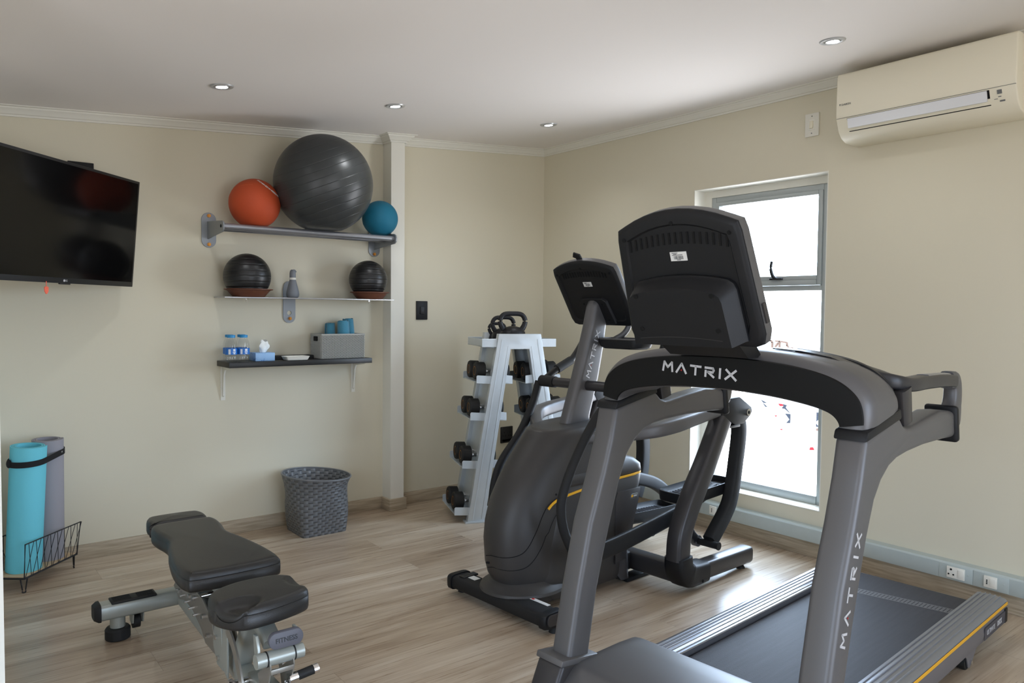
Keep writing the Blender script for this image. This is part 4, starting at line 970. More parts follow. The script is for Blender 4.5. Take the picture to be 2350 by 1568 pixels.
# curved seat sectors
for x in (-0.062, 0.062):
    poly = smooth2([(-0.36, 0.235), (-0.42, 0.20), (-0.475, 0.13), (-0.50, 0.06), (-0.525, 0.06), (-0.505, 0.14), (-0.45, 0.215), (-0.39, 0.255)], 5, True)
    mb = MB(); mb.yz(poly, x-0.003, x+0.003); mb.build('sector_plate', M_framepl, t)
tb('sector_rod', [(-0.085, -0.455, 0.115), (0.07, -0.455, 0.115)], 0.012, M_chrome)
for x in (-0.088, 0.072): mb = MB(); mb.cyl((x, -0.455, 0.115), (x+0.012, -0.455, 0.115), 0.018, 18); mb.build('rod_collar', M_chrome, t)
mb = MB(); mb.bx(-0.028, 0.028, -0.64, -0.44, 0.040, 0.135, 0.006); mb.build('front_housing', M_frame, t)
# front roller tube with the name plate
tb('roller_tube', [(-0.058, -0.600, 0.232), (0.080, -0.600, 0.232)], 0.021, n=28)
for (x0, x1) in ((-0.030, -0.026), (0.050, 0.054)): mb = MB(); mb.cyl((x0, -0.600, 0.232), (x1, -0.600, 0.232), 0.0222, 28); mb.build('tube_ring', M_rubber, t)
for x in (-0.045, 0.070):
    mb = MB(); mb.yz([(-0.555, 0.295), (-0.575, 0.295), (-0.592, 0.26), (-0.592, 0.222), (-0.57, 0.222), (-0.56, 0.26)], x-0.004, x+0.004); mb.bevel(0.001, 1); mb.build('roller_bracket', M_frame, t)
for x in (-0.022, 0.046):
    mb = MB(); mb.yz([(-0.615, 0.24), (-0.622, 0.205), (-0.60, 0.150), (-0.54, 0.125), (-0.52, 0.16), (-0.578, 0.20), (-0.580, 0.24)], x-0.002, x+0.002); mb.build('fork_plate', M_framepl, t)
mb = MB(); mb.bx(-0.022, 0.046, -0.622, -0.617, 0.192, 0.206, 0.001); mb.build('fork_bridge', M_framepl, t)
th_ = math.radians(24)
def pf(u, v, w): return Vector((0.024+u*0.985, -0.600-0.012+u*0.0-w*math.cos(th_)-v*math.sin(th_)*-1*0.35, 0.286+v-w*math.sin(th_)*0.3))
mb = MB(); mb.prism(rrect(0.102, 0.044, 0.0215, 8), -0.006, 0.010, pf); mb.bevel(0.002, 2, 0.9); mb.build('name_plate', mat('plate_slate', s2l(88, 88, 96), 0.5), t)
mb = text_mesh('FITNESS', 0.0185, M=frameM(pf(0, 0.0, 0.0104), (1, 0, 0), pf(0, 1, 0.0)-pf(0, 0, 0.0)), bold=0.0003); mb.build('lettering', M_black, t, smooth=False)
# pull handle
tb('handle_grip', [(0.062, -0.600, 0.158), (0.112, -0.600, 0.163)], 0.0135, M_rubber, n=20)
tb('handle_sleeve', [(0.038, -0.600, 0.156), (0.063, -0.600, 0.158)], 0.016, M_chrome, n=20)
tb('handle_end', [(0.112, -0.600, 0.163), (0.127, -0.600, 0.1645)], 0.0145, M_chrome, n=20)
tb('lever', [(0.03, -0.600, 0.150), (0.055, -0.612, 0.125), (0.068, -0.618, 0.085), (0.066, -0.622, 0.03)], 1.0, M_chrome, sec=('r', 0.004, 0.009), smooth=4)
tb('front_foot_tube', [(-0.23, -0.93, 0.045), (0.23, -0.93, 0.045)], 0.032)
for x in (-0.2, 0.2): mb = MB(); mb.cyl((x, -0.93, 0.0), (x, -0.93, 0.03), 0.03, 20); mb.build('rubber_foot', M_rubber, t)
# ------------------------------------------------------------------ dumbbell rack in the corner
RA = math.radians(-21)
RK = (-1.062, -0.597, 0)
t = thing('dumbbell_rack', 'silver A-frame dumbbell rack standing in the corner behind the elliptical', 'dumbbell rack', RK, RA)
# local x across the face, y away from the camera, z up
SC = 0.309
def aframe(y0, y1):
    mb = MB(); bm = mb.bm
    def hollow(outer, inner, a, b):
        n = len(outer)
        V = [[bm.verts.new((p[0], y, p[1])) for p in L_] for L_ in (outer, inner) for y in (a, b)]
        oa, ob, ia, ib = V
        for i in range(n-1):
            j = i+1
            for q in ((oa[i], oa[j], ia[j], ia[i]), (ob[i], ob[j], ib[j], ib[i]), (oa[i], oa[j], ob[j], ob[i]), (ia[i], ia[j], ib[j], ib[i])): bm.faces.new(q)
        for k in (0, n-1): bm.faces.new((oa[k], ob[k], ib[k], ia[k]))
    outer = [(0.002, 0.004), (0.181, 1.090), (2*SC-0.181, 1.090), (2*SC-0.002, 0.004)]
    inner = [(0.104, 0.004), (0.252, 1.002), (2*SC-0.252, 1.002), (2*SC-0.104, 0.004)]
    hollow(outer, inner, y0, y1); mb.bevel(0.0015, 2, 0.7); return mb
aframe(0.0, 0.05).build('end_frame', M_galv, t); aframe(0.31, 0.36).build('end_frame', M_galv, t)
# raised channel lines on the front face of each end frame
for y in (-0.0015, 0.3085):
    mb = MB()
    for sx in (1, -1):
        f = lambda x: x if sx == 1 else 2*SC-x
        a0, a1 = (0.030, 0.02), (0.199, 1.06); b0, b1 = (0.036, 0.02), (0.204, 1.058)
        mb.xz([(f(a0[0]), a0[1]), (f(a1[0]), a1[1]), (f(b1[0]), b1[1]), (f(b0[0]), b0[1])], y, y+0.003)
        a0, a1 = (0.084, 0.02), (0.236, 1.02); b0, b1 = (0.090, 0.02), (0.241, 1.018)
        mb.xz([(f(a0[0]), a0[1]), (f(a1[0]), a1[1]), (f(b1[0]), b1[1]), (f(b0[0]), b0[1])], y, y+0.003)
    o = mb.build('frame_ribs', M_galv, t)
for x0 in (-0.012, 2*SC-0.118):
    for y0 in (-0.01, 0.30): mb = MB(); mb.bx(x0, x0+0.13, y0, y0+0.072, 0, 0.010, 0.002); mb.build('base_plate', M_galv, t)
# back panels closing each pair of legs (bluish sheet seen between the legs)
for sx in (1, -1):
    f = lambda x: x if sx == 1 else 2*SC-x
    mb = MB(); q = [(f(0.038), 0.06), (f(0.186), 1.0), (f(0.189), 1.0), (f(0.041), 0.06)]; mb.xz(q, 0.045, 0.315); mb.build('side_panel', M_galv, t)
LEV = [0.868, 0.655, 0.378, 0.110]
def xo(z): return 0.002+z*(0.181-0.002)/1.09       # outer leg edge at height z
HD = 0.052
dumb_list = []
for sx in (1, -1):
    for li, z in enumerate(LEV):
        x0 = xo(z)-0.092; x1 = xo(z)+0.125; zb = z-HD-0.006
        f = lambda x: x if sx == 1 else 2*SC-x
        mb = MB()
        mb.xz([(f(x0), zb+0.004), (f(x1), zb-0.008), (f(x1), zb-0.012), (f(x0), zb)], 0.016, 0.344)      # sloping tray
        for (y0, y1) in ((0.014, 0.018), (0.342, 0.346)):
            for (a, b) in ((x0, x0+0.090), (x1-0.055, x1)):
                mb.xz([(f(a), zb-0.004), (f(b), zb-0.010), (f(b), zb+0.036), (f(a+0.006), zb+0.042), (f(a), zb+0.036)], y0, y1)
        mb.bevel(0.001, 1); mb.build('cradle_tray', M_galv, t)
        dumb_list.append((sx, li, z, x0))
# top tray for the kettlebells
mb = MB(); mb.bx(0.083, 2*SC-0.083, 0.012, 0.348, 1.016, 1.020)
for (y0, y1) in ((0.010, 0.014), (0.346, 0.350)):
    for (a, b) in ((0.083, 0.172), (2*SC-0.172, 2*SC-0.083)): mb.bx(a, b, y0, y1, 1.014, 1.062)
for x in (0.083, 2*SC-0.087): mb.bx(x, x+0.004, 0.012, 0.348, 1.016, 1.060)
mb.bevel(0.001, 1); mb.build('top_tray', M_galv, t)
RM = t.matrix_basis.copy()
def rw(x, y, z): return Matrix.Translation(RK) @ Matrix.Rotation(RA, 4, 'Z') @ Vector((x, y, z))
# one dumbbell : two rubber heads, knurled chrome handle, printed weight ring
def make_dumbbell():
    d = thing('dumbbell', 'x', 'dumbbell', (0, 0, 0), 0, 'rubber dumbbells on the rack')
    for s_ in (1, -1):
        mb = MB(); R = Matrix.Rotation(PI/2*s_, 4, 'Y')
        mb.lathe([(0.030, 0.042), (0.046, 0.042), (0.052, 0.046), (0.052, 0.094), (0.047, 0.101), (0.030, 0.102), (0.028, 0.0995), (0.001, 0.0995)], 36, R, capb=True, capt=False)
        h = mb.build('head', M_rubber, d)
        mb = MB(); mb.lathe([(0.024, 0.0996), (0.027, 0.1012), (0.0245, 0.1012)], 24, R, capb=False, capt=False); mb.build('weight_ring', M_brass, h)
    mb = MB(); R = Matrix.Rotation(PI/2, 4, 'Y'); prof = [(0.016, -0.043), (0.016, -0.036), (0.013, -0.034)]
    for i in range(9): zz = -0.032+0.008*i; prof += [(0.0150, zz), (0.0150, zz+0.004), (0.0136, zz+0.0045), (0.0136, zz+0.0075)]
    prof += [(0.016, 0.040), (0.016, 0.043)]
    mb.lathe(prof, 20, R); mb.build('handle', M_chrome, d)
    return d
proto = make_dumbbell(); first = True
TN = ['top tier', 'second tier', 'third tier', 'lowest tier']
for (sx, li, z, x0) in dumb_list:
    if sx == -1 and li > 1: continue        # nothing of these shows behind the elliptical
    for (k, y) in ((0, 0.095), (1, 0.235)):
        o = proto if first else copy_tree(proto); first = False
        xc = x0+0.1085; xc = xc if sx == 1 else 2*SC-xc
        o.location = rw(xc, y, z); o.rotation_euler = (0, 0.045*sx*-1*-1 if False else (0.05 if sx == 1 else -0.05), RA)
        o['label'] = '%s dumbbell of the %s pair, %s side of the silver rack' % ('nearer' if k == 0 else 'farther', TN[li], 'left' if sx == 1 else 'right')
# kettlebells
def kettle(label, x, y, s, rz):
    k = thing('kettlebell', label, 'kettlebell', rw(x, y, 1.0205), RA+rz, 'kettlebells on the rack top')
    mb = MB(); mb.lathe([(0.050*s, 0), (0.060*s, 0.003*s), (0.082*s, 0.030*s), (0.086*s, 0.055*s), (0.078*s, 0.085*s), (0.055*s, 0.110*s), (0.02*s, 0.120*s), (0.001, 0.121*s)], 36, capt=False); mb.build('bell', M_iron, k)
    mb = MB(); mb.tube([(-0.055*s, 0, 0.090*s), (-0.078*s, 0, 0.130*s), (-0.080*s, 0, 0.165*s), (-0.056*s, 0, 0.194*s), (0, 0, 0.199*s), (0.056*s, 0, 0.194*s), (0.080*s, 0, 0.165*s), (0.078*s, 0, 0.130*s), (0.055*s, 0, 0.090*s)], [0.019*s, 0.0165*s, 0.0155*s, 0.015*s, 0.015*s, 0.015*s, 0.0155*s, 0.0165*s, 0.019*s], 14, smooth=4); mb.build('handle', M_iron, k)
kettle('largest black iron kettlebell at the front of the rack top', 0.290, 0.090, 0.94, 0.0)
kettle('middle black iron kettlebell behind the largest one on the rack top', 0.268, 0.215, 0.82, 0.0)
kettle('smallest black iron kettlebell farthest back on the rack top', 0.258, 0.312, 0.62, 0.0)
# ------------------------------------------------------------------ treadmill (local x to the rear, y to the far side)
TA = math.radians(4.4)
T = thing('treadmill', 'large grey and black treadmill in the right foreground with its belt towards the window wall', 'treadmill', (-1.7, -2.85, 0), TA)
def sidepair(fn):
    for s in (1, -1): fn(s)
# uprights with the rearward arms
prof_front = [(-0.365, 0.08), (-0.33, 0.2), (-0.288, 0.41), (-0.240, 0.6), (-0.185, 0.74), (-0.152, 0.84), (-0.131, 0.930)]
prof_top = [(-0.125, 0.936), (0.062, 0.974), (0.080, 0.962), (0.100, 0.945), (0.125, 0.937), (0.150, 0.936), (0.25, 0.948), (0.365, 0.960), (0.468, 0.953)]
prof_und = [(0.480, 0.876), (0.40, 0.879), (0.25, 0.880), (0.13, 0.874), (0.06, 0.866), (0.01, 0.851), (-0.035, 0.822), (-0.070, 0.782), (-0.107, 0.70), (-0.143, 0.59), (-0.172, 0.5), (-0.203, 0.39), (-0.238, 0.2), (-0.262, 0.08)]
Pt = prof_front+prof_top+prof_und
for s in (1, -1):
    mb = MB()
    mb.xz(Pt, s*0.335, s*0.41); mb.bevel(0.020, 4, 1.2)
    up = mb.build('upright', M_gun, T, ang=0.7)
    if s == -1:
        # wordmark running up the outer face
        a = Vector((-0.228, 0.40)); b = Vector((-0.118, 0.76))
        M_ = frameM((-0.1940, -0.4104, 0.598), (0.115, 0, 0.385), (-1, 0, 0.3))
        w, k = wordmark(0.0245, 0.0058, M_, gap=0.80); w.build('lettering', M_letter, up, smooth=False); k.build('letter_mark', M_red, up, smooth=False)
    # boot
    mb = MB(); mb.xz([(-0.455, 0.0), (-0.425, 0.08), (-0.385, 0.165), (-0.362, 0.212), (-0.215, 0.190), (-0.205, 0.11), (-0.205, 0.0)], s*0.325, s*0.425); mb.bevel(0.012, 3, 0.9); bt = mb.build('boot', M_gun2, T)
    mb = MB(); mb.xz([(-0.372, 0.208), (-0.366, 0.226), (-0.212, 0.204), (-0.210, 0.186)], s*0.322, s*0.428); mb.bevel(0.004, 2, 0.9); mb.build('boot_collar', M_gun, bt)
    mb = MB(); mb.cyl((-0.345, s*0.4, 0.155), (-0.420, s*0.4, 0.12), 0.009, 12); mb.build('screw_recess', M_hole, bt)
    # collars at the header and at the arm end
    mb = MB(); mb.xz([(-0.137, 0.928), (-0.128, 0.952), (0.066, 0.993), (0.074, 0.966)], s*0.332, s*0.413); mb.bevel(0.006, 2, 0.9); mb.build('header_collar', M_conback, T)
    mb = MB(); mb.xz([(0.458, 0.968), (0.484, 0.966), (0.502, 0.862), (0.474, 0.860)], s*0.328, s*0.417); mb.bevel(0.010, 3, 0.9); mb.build('arm_collar', M_conback, T)
# header arch
outer = [(0.410, 0.945), (0.412, 0.985), (0.406, 1.025), (0.388, 1.055), (0.352, 1.083), (0.30, 1.103), (0.22, 1.118), (0.12, 1.127), (0.0, 1.130)]
inner = [(0.338, 0.945), (0.336, 0.962), (0.322, 0.978), (0.298, 0.989), (0.26, 0.998), (0.20, 1.007), (0.14, 1.013), (0.07, 1.017), (0.0, 1.018)]
def dense(h): 
    full = [(-y, z) for y, z in h]+[(y, z) for y, z in h[-2::-1]]
    return smooth2(full, 5)
Oo, Ii = dense(outer), dense(inner)
def station(i):
    o, q = Vector(Oo[i]), Vector(Ii[i]); d = (o-q); low = max(0.0, 1-(min(o.y, 1.03)-0.945)/0.085)
    sh = lambda x: 0.20*(x+0.12)*low
    P = lambda x, k: (x, (q+d*k).x, (q+d*k).y+sh(x))
    return [P(-0.108, 0.0), P(-0.118, 0.06), P(-0.120, 0.40), P(-0.117, 0.76), P(-0.108, 0.88), P(-0.090, 0.97), P(-0.07, 1.0), P(0.02, 1.0), P(0.052, 0.96), P(0.066, 0.84), P(0.066, 0.1), P(0.05, 0.0)]
mb = MB(); mb.loft([station(i) for i in range(len(Oo))]); hd = mb.build('header', M_gun, T, ang=0.9)
rings = []
n_ = len(Oo)
for i in range(3, n_-3):
    o, q = Vector(Oo[i]), Vector(Ii[i]); d = o-q; e = min(1, (i-3)/3, (n_-4-i)/3)
    k0, k1 = 0.035, 0.80
    rings.append([(x, (q+d*k).x, (q+d*k).y) for x, k in ((-0.1185, k0), (-0.1225, k0+0.02), (-0.1235, 0.4), (-0.1215, k1-0.02), (-0.117, k1))])
mb = MB(); mb.loft(rings); mb.build('front_panel', M_panel, hd)
M_ = frameM((-0.1239, 0.052, 1.066), (0, -1, -0.055), (0, -0.03, 1))
w, k = wordmark(0.0255, 0.0062, M_, gap=0.55); w.build('lettering', M_letter, hd, smooth=False); k.build('letter_mark', M_red, hd, smooth=False)
# dark accessory trays lying along the back of the header, either side of the console
for s in (1, -1):
    rings = []
    for i in range(6, n_-6):
        o = Vector(Oo[i]); z = o.y
        if o.x*s < 0.13: continue
        rings.append([(0.050, o.x*0.985, z-0.010), (0.052, o.x*0.985, z+0.002), (0.070, o.x*0.96, z+0.005), (0.115, o.x*0.93, z-0.002), (0.118, o.x*0.93, z-0.022), (0.06, o.x*0.97, z-0.03)])
    mb = MB(); mb.loft(rings); mb.build('accessory_tray', M_conback, T)
for s in (1, -1):
    mb = MB(); rings = []
    for y, z in ((0.10, 1.1285), (0.18, 1.124), (0.26, 1.112), (0.318, 1.092)):
        rings.append([(0.0, s*y, z+0.001), (0.0, s*y, z+0.0035), (0.045, s*y, z+0.0035), (0.045, s*y, z+0.001)])
    mb.loft(rings); mb.build('tray_rim', M_gun2, T)
# handlebars
M_grip = mat('handlebar_black', s2l(44, 44, 47), 0.35)
for s in (1, -1):
    Y = s*0.378
    mb = MB(); mb.tube([(0.515, Y, 1.034), (0.44, Y, 1.040), (0.30, Y, 1.043), (0.19, Y, 1.043), (0.125, s*0.358, 1.054), (0.125, s*0.30, 1.067), (0.145, s*0.25, 1.077), (0.150, s*0.19, 1.088), (0.138, s*0.14, 1.100), (0.125, s*0.07, 1.114)], [1, 1, 1, 1.0, 1.05, 1.1, 1.1, 1.05, 0.95, 0.8], 16, sec=('r', 0.019, 0.024), smooth=5); hb = mb.build('handlebar', M_grip, T)
    mb = MB(); mb.tube([(0.30, Y, 1.0445), (0.47, Y, 1.0405)], 1.0, 16, sec=('r', 0.0195, 0.020)); mb.build('pulse_sensor', M_rail, hb)
    mb = MB(); mb.tube([(0.492, Y, 0.915), (0.520, Y, 0.925), (0.541, Y, 0.965), (0.545, Y, 1.010), (0.530, Y, 1.034), (0.49, Y, 1.038)], [1.35, 1.25, 1.0, 0.95, 0.95, 0.9], 16, sec=('r', 0.021, 0.028), up=(0, 1, 0), smooth=4); mb.build('handle_bend', M_gun, T)
    mb = MB(); mb.tube([(0.138, Y, 1.035), (0.160, Y, 0.945)], [1.0, 0.9], 14, sec=('r', 0.024, 0.032), up=(0, 1, 0)); mb.build('handle_strut', M_gun2, T)
# console
def console(root, o, vdir, W0, W1, H, bow, th, stem, m_side, label_uv, nvent, vent):
    """tablet: o bottom centre, vdir up its face; local u = +y (far side), back faces w"""
    v = Vector(vdir).normalized(); u = Vector((0, 1, 0)); w = u.cross(v)
    if w.x > 0: w = -w
    F = lambda a, b, c: Vector(o)+u*a+v*b+w*c
    def outline(ins):
        pts = [(-W0/2+0.03, 0), (W0/2-0.03, 0), (W0/2-0.008, 0.008), (W0/2, 0.035), (W1/2, H-0.035), (W1/2-0.006, H-0.01), (W1/2-0.03, H)]
        for i in range(1, 9): s_ = 1-2*i/9; pts.append(((W1/2-0.03)*s_, H+bow*(1-s_*s_)))
        pts += [(-W1/2+0.03, H), (-W1/2+0.006, H-0.01), (-W1/2, H-0.035), (-W0/2, 0.035), (-W0/2+0.008, 0.008)]
        cx, cy_ = 0, H/2
        return [(x*(1-ins*2/W1), cy_+(y-cy_)*(1-ins*2/H)) for x, y in pts]
    mb = MB(); mb.loft([[F(a, b, c) for a, b in outline(i)] for i, c in ((0.010, -th), (0.002, -th+0.006), (0.0, -th+0.014), (0.0, -0.012))]); sh = mb.build('console_bezel', m_side, root)
    mb = MB(); mb.loft([[F(a, b, c) for a, b in outline(i)] for i, c in ((0.001, -0.014), (0.001, -0.008), (0.006, -0.001), (0.012, 0.001), (0.030, 0.0015), (0.034, -0.003))]); bk = mb.build('console_back', M_conback, root)
    mb = MB(); q = [(a, b) for a, b in ((-W1/2+0.025, 0.05), (W1/2-0.025, 0.05), (W1/2-0.025, H-0.03), (-W1/2+0.025, H-0.03))]
    mb.loft([[F(a, b, -th-0.0012) for a, b in q], [F(a, b, -th+0.002) for a, b in q]]); mb.build('screen', M_blackgl, root)
    # recess line / raised lower belly of the back
    # vents
    vx, vy, vh, sk = vent
    for i in range(nvent):
        a = -vx+2*vx*i/(nvent-1); b = vy+bow*0.75*(1-(a/(W1/2))**2)
        q = [(a-0.0028, b), (a+0.0028, b), (a+0.0028+sk, b+vh), (a-0.0028+sk, b+vh)]
        mb = MB(); mb.loft([[F(x, y, -0.0045) for x, y in q], [F(x, y, -0.0008) for x, y in q]]); mb.build('vent_slot', M_hole, bk)
    for (a, b) in ((-W1/2+0.028, H-0.035), (W1/2-0.028, H-0.035), (0.0, H+bow-0.034)):
        mb = MB(); mb.cyl(F(a, b, 0.0), F(a, b, 0.0030), 0.0055, 12); mb.build('screw_recess', M_hole, bk)
    # asset label with bar code
    la, lb = label_uv; lw, lh = 0.058*W1/0.44, 0.028*W1/0.44
    q = [(la-lw/2, lb-lh/2), (la+lw/2, lb-lh/2), (la+lw/2, lb+lh/2), (la-lw/2, lb+lh/2)]
    mb = MB(); mb.loft([[F(x, y, -0.004) for x, y in q], [F(x, y, -0.0012) for x, y in q]]); lab = mb.build('asset_label', M_label, bk, smooth=False)
    mb = MB(); rnd = random.Random(5); x = la-lw*0.28
    while x < la+lw*0.28:
        ww = rnd.choice((0.0006, 0.0011, 0.0016)); q = [(x, lb-lh*0.32), (x+ww, lb-lh*0.32), (x+ww, lb+lh*0.05), (x, lb+lh*0.05)]
        mb.loft([[F(a, b, -0.0013) for a, b in q], [F(a, b, -0.0009) for a, b in q]]); x += ww+rnd.choice((0.0007, 0.0012))
    for (xa, xb, y) in ((0.02, 0.38, 0.34), (0.10, 0.30, 0.22), (-0.26, 0.38, 0.12), (-0.12, 0.12, -0.42)):
        # mirrored: label is read from the back, so left there is +u
        q = [(la+lw*xa, lb+lh*y), (la+lw*xb, lb+lh*y), (la+lw*xb, lb+lh*(y+0.07)), (la+lw*xa, lb+lh*(y+0.07))]
        mb.loft([[F(a, b, -0.0013) for a, b in q], [F(a, b, -0.0009) for a, b in q]])
    mb.build('bar_code', M_print, lab, smooth=False)
    return F, sh, bk
F, sh, bk = console(T, (-0.222, 0.0, 1.139), (-0.341, 0, 0.940), 0.409, 0.372, 0.330, 0.034, 0.050, None, M_gun, (-0.002, 0.243), 17, (0.145, 0.250, 0.030, -0.003))
# belly of the tablet and the stem
mb = MB()
def stem_ol(k, dz=0.0):
    pts = [(-0.160, 0.022), (0.160, 0.022), (0.152, 0.150), (0.146, 0.166), (0.132, 0.176)]
    for i in range(1, 8): s_ = 1-2*i/8; pts.append((0.132*s_, 0.176+0.014*(1-s_*s_)))
    pts += [(-0.132, 0.176), (-0.146, 0.166), (-0.152, 0.150)]
    return [(x*k, y*(1 if y < 0.05 else k)+dz) for x, y in pts]
mb.loft([[F(a, b, c) for a, b in stem_ol(k)] for k, c in ((1.03, -0.004), (1.03, 0.008), (1.0, 0.014), (0.93, 0.052), (0.915, 0.056), (0.5, 0.057))]); st = mb.build('console_stem', M_conback, T)
for (a, b) in ((-0.116, 0.156), (0.112, 0.156), (-0.118, 0.066), (0.112, 0.066)):
    mb = MB(); mb.cyl(F(a, b, 0.053), F(a, b, 0.0585), 0.0065, 12); mb.build('screw_recess', M_hole, st)
mb = MB(); mb.tube([F(a, 0.036+0.010*(1-(a/0.15)**2), 0.0568) for a in [-0.125+0.025*i for i in range(11)]], 0.0011, 5); mb.build('seam_line', M_gun2, st)
mb = MB(); mb.loft([[(-0.16, -0.12, 1.110), (-0.09, -0.12, 1.110), (-0.09, 0.12, 1.110), (-0.16, 0.12, 1.110)], [(-0.235, -0.125, 1.162), (-0.150, -0.125, 1.162), (-0.150, 0.125, 1.162), (-0.235, 0.125, 1.162)]]); mb.build('stem_foot', M_black, T)
mb = MB(); q = [F(-0.2030, 0.06, -0.030), F(-0.2000, 0.11, -0.030), F(-0.2000, 0.11, -0.018), F(-0.2030, 0.06, -0.018)]; mb.loft([q, [p+Vector((0, -0.004, 0)) for p in q]]); mb.build('side_port_cover', M_gun2, sh)
# deck -------------------------------------------------------------
RX0, RX1 = 0.035, 1.392
for s in (1, -1):
    prof = [(0.228, 0.112), (0.226, 0.146), (0.229, 0.1495)]
    for i in range(5):
        y = 0.236+0.0165*i; z = 0.1510+0.0028*math.sin(PI*(i+0.5)/5)
        prof += [(y, z-0.0018), (y+0.0016, z+0.0014), (y+0.0044, z+0.0016), (y+0.0060, z-0.0018)]
    prof += [(0.318, 0.150), (0.324, 0.147), (0.3285, 0.141), (0.330, 0.133), (0.330, 0.128), (0.322, 0.122), (0.318, 0.112)]
    mb = MB(); mb.yz([(s*y, z) for y, z in prof], RX0, RX1); rl = mb.build('side_rail', M_rail, T, ang=0.5)
    mb = MB(); mb.yz([(s*0.3302, 0.1405), (s*0.3312, 0.1395), (s*0.3322, 0.1305), (s*0.3302, 0.1295)], RX0+0.01, RX1-0.004); mb.build('rail_stripe', M_yellow, rl)
    mb = MB(); mb.yz([(s*0.323, 0.128), (s*0.327, 0.126), (s*0.330, 0.085), (s*0.322, 0.058), (s*0.300, 0.055), (s*0.285, 0.062), (s*0.285, 0.125)], -0.05, RX1-0.006); sk = mb.build('side_skirt', M_deckside, T)
    mb = MB(); mb.yz([(s*0.31, 0.118), (s*0.3318, 0.118), (s*0.3318, 0.066), (s*0.31, 0.062)], RX1-0.030, RX1-0.002); mb.build('end_cap', M_black, sk)
    mb = MB(); mb.yz([(s*0.3305, 0.112), (s*0.3312, 0.111), (s*0.3312, 0.068), (s*0.3300, 0.067)], 1.12, 1.362); mb.build('name_strip', mat('strip_slate', s2l(70, 70, 78), 0.45), sk)
    if s == -1:
        mb = text_mesh('ULTIMATE', 0.026, M=frameM((1.190, -0.3316, 0.089), (1, 0, 0), (0, 0, 1)) @ Matrix.Diagonal((0.78, 1, 1, 1))); mb.build('lettering', M_letter, sk, smooth=False)
        mb = text_mesh('DECK', 0.026, M=frameM((1.292, -0.3316, 0.089), (1, 0, 0), (0, 0, 1)) @ Matrix.Diagonal((0.78, 1, 1, 1)), bold=0.0009); mb.build('lettering', M_letter, sk, smooth=False)
    # front rail cap
    mb = MB(); mb.tube([(-0.02, s*0.262, 0.140), (0.02, s*0.258, 0.142), (0.055, s*0.262, 0.140)], [1.0, 1.0, 0.9], 16, sec=('r', 0.012, 0.036)); mb.build('rail_cap', M_rail, rl)
    mb = MB(); mb.tube([(-0.01, s*0.240, 0.130), (0.03, s*0.222, 0.136), (0.075, s*0.226, 0.140)], [0.014, 0.012, 0.006], 12, smooth=4); mb.build('rail_nose', M_rail, rl)
    # rear leg with wheel
    mb = MB(); mb.xz([(0.945, 0.066), (1.085, 0.066), (1.015, 0.012), (1.000, 0.004), (0.985, 0.010), (0.968, 0.045)], s*0.318-0.002, s*0.318+0.002); lg = mb.build('leg_bracket', M_deckside, T)
    mb = MB(); mb.cyl((0.988, s*0.285, 0.0275), (0.988, s*0.314, 0.0275), 0.0275, 24); mb.build('wheel', M_rubber, lg)
    mb = MB(); mb.cyl((1.005, s*0.319, 0.024), (1.005, s*0.326, 0.024), 0.008, 6); mb.build('bolt', M_chrome, lg)
# running belt with its seam, and the roller at the back
mb = MB(); bp = [(-0.02, 0.128), (1.325, 0.128)]+[(1.325+0.026*math.sin(a), 0.102+0.026*math.cos(a)) for a in [PI*i/10 for i in range(1, 10)]]+[(1.325, 0.076), (-0.02, 0.076)]
mb.xz(bp, -0.222, 0.222); bl = mb.build('running_belt', M_belt, T, ang=0.9)
mb = MB(); q = [(1.055, -0.2215), (1.09, -0.2215), (1.075, 0.2215), (1.04, 0.2215)]
q = [(1.13, -0.2215), (1.185, -0.2215), (1.115, 0.2215), (1.06, 0.2215)]
mb.xy(q, 0.1281, 0.1285); sm = mb.build('belt_seam', M_seam, bl, smooth=False)
mb = MB()
for i in range(34):
    y = -0.215+0.013*i; k = (y+0.2215)/0.443; x0 = 1.13-0.07*k; mb.bx(x0+0.008, x0+0.047, y-0.0012, y+0.0012, 0.1284, 0.1290)
mb.build('seam_stitches', M_belt, sm, smooth=False)
mb = MB(); mb.bx(-0.05, 1.30, -0.285, 0.285, 0.085, 0.108); mb.build('deck_board', M_black, T)
mb = MB(); mb.bx(-0.25, 1.25, -0.30, -0.26, 0.045, 0.085); mb.build('frame_rail', M_gun2, T)
mb = MB(); mb.bx(-0.25, 1.25, 0.26, 0.30, 0.045, 0.085); mb.build('frame_rail', M_gun2, T)
for s in (1, -1):
    mb = MB(); mb.cyl((1.325, s*0.226, 0.102), (1.325, s*0.28, 0.102), 0.022, 16); mb.build('roller_end', M_black, T)
    mb = MB(); mb.xz([(1.27, 0.07), (1.27, 0.135), (1.33, 0.148), (1.372, 0.135), (1.380, 0.10), (1.36, 0.07)], s*0.226, s*0.240); mb.build('rear_cap', M_black, T)
# motor hood
hp = [(-0.415, 0.03), (-0.405, 0.105), (-0.372, 0.150), (-0.318, 0.195), (-0.29, 0.204), (-0.10, 0.203), (-0.03, 0.199), (0.002, 0.186), (0.012, 0.16), (0.012, 0.131), (-0.05, 0.131), (-0.05, 0.03)]
mb = MB(); rings = []
for y, k in ((-0.335, 0.985), (-0.327, 0.998), (-0.30, 1.0), (0.30, 1.0), (0.327, 0.998), (0.335, 0.985)):
    rings.append([(-0.2+(x+0.2)*k, y, z*k if abs(y) > 0.33 else z) for x, z in hp])
mb.loft(rings); hood = mb.build('motor_hood', M_gun, T, ang=0.5)
mb = MB(); mb.bx(-0.418, -0.35, 0.30, 0.325, 0.10, 0.108); mb.build('hood_stripe', M_yellow, hood)
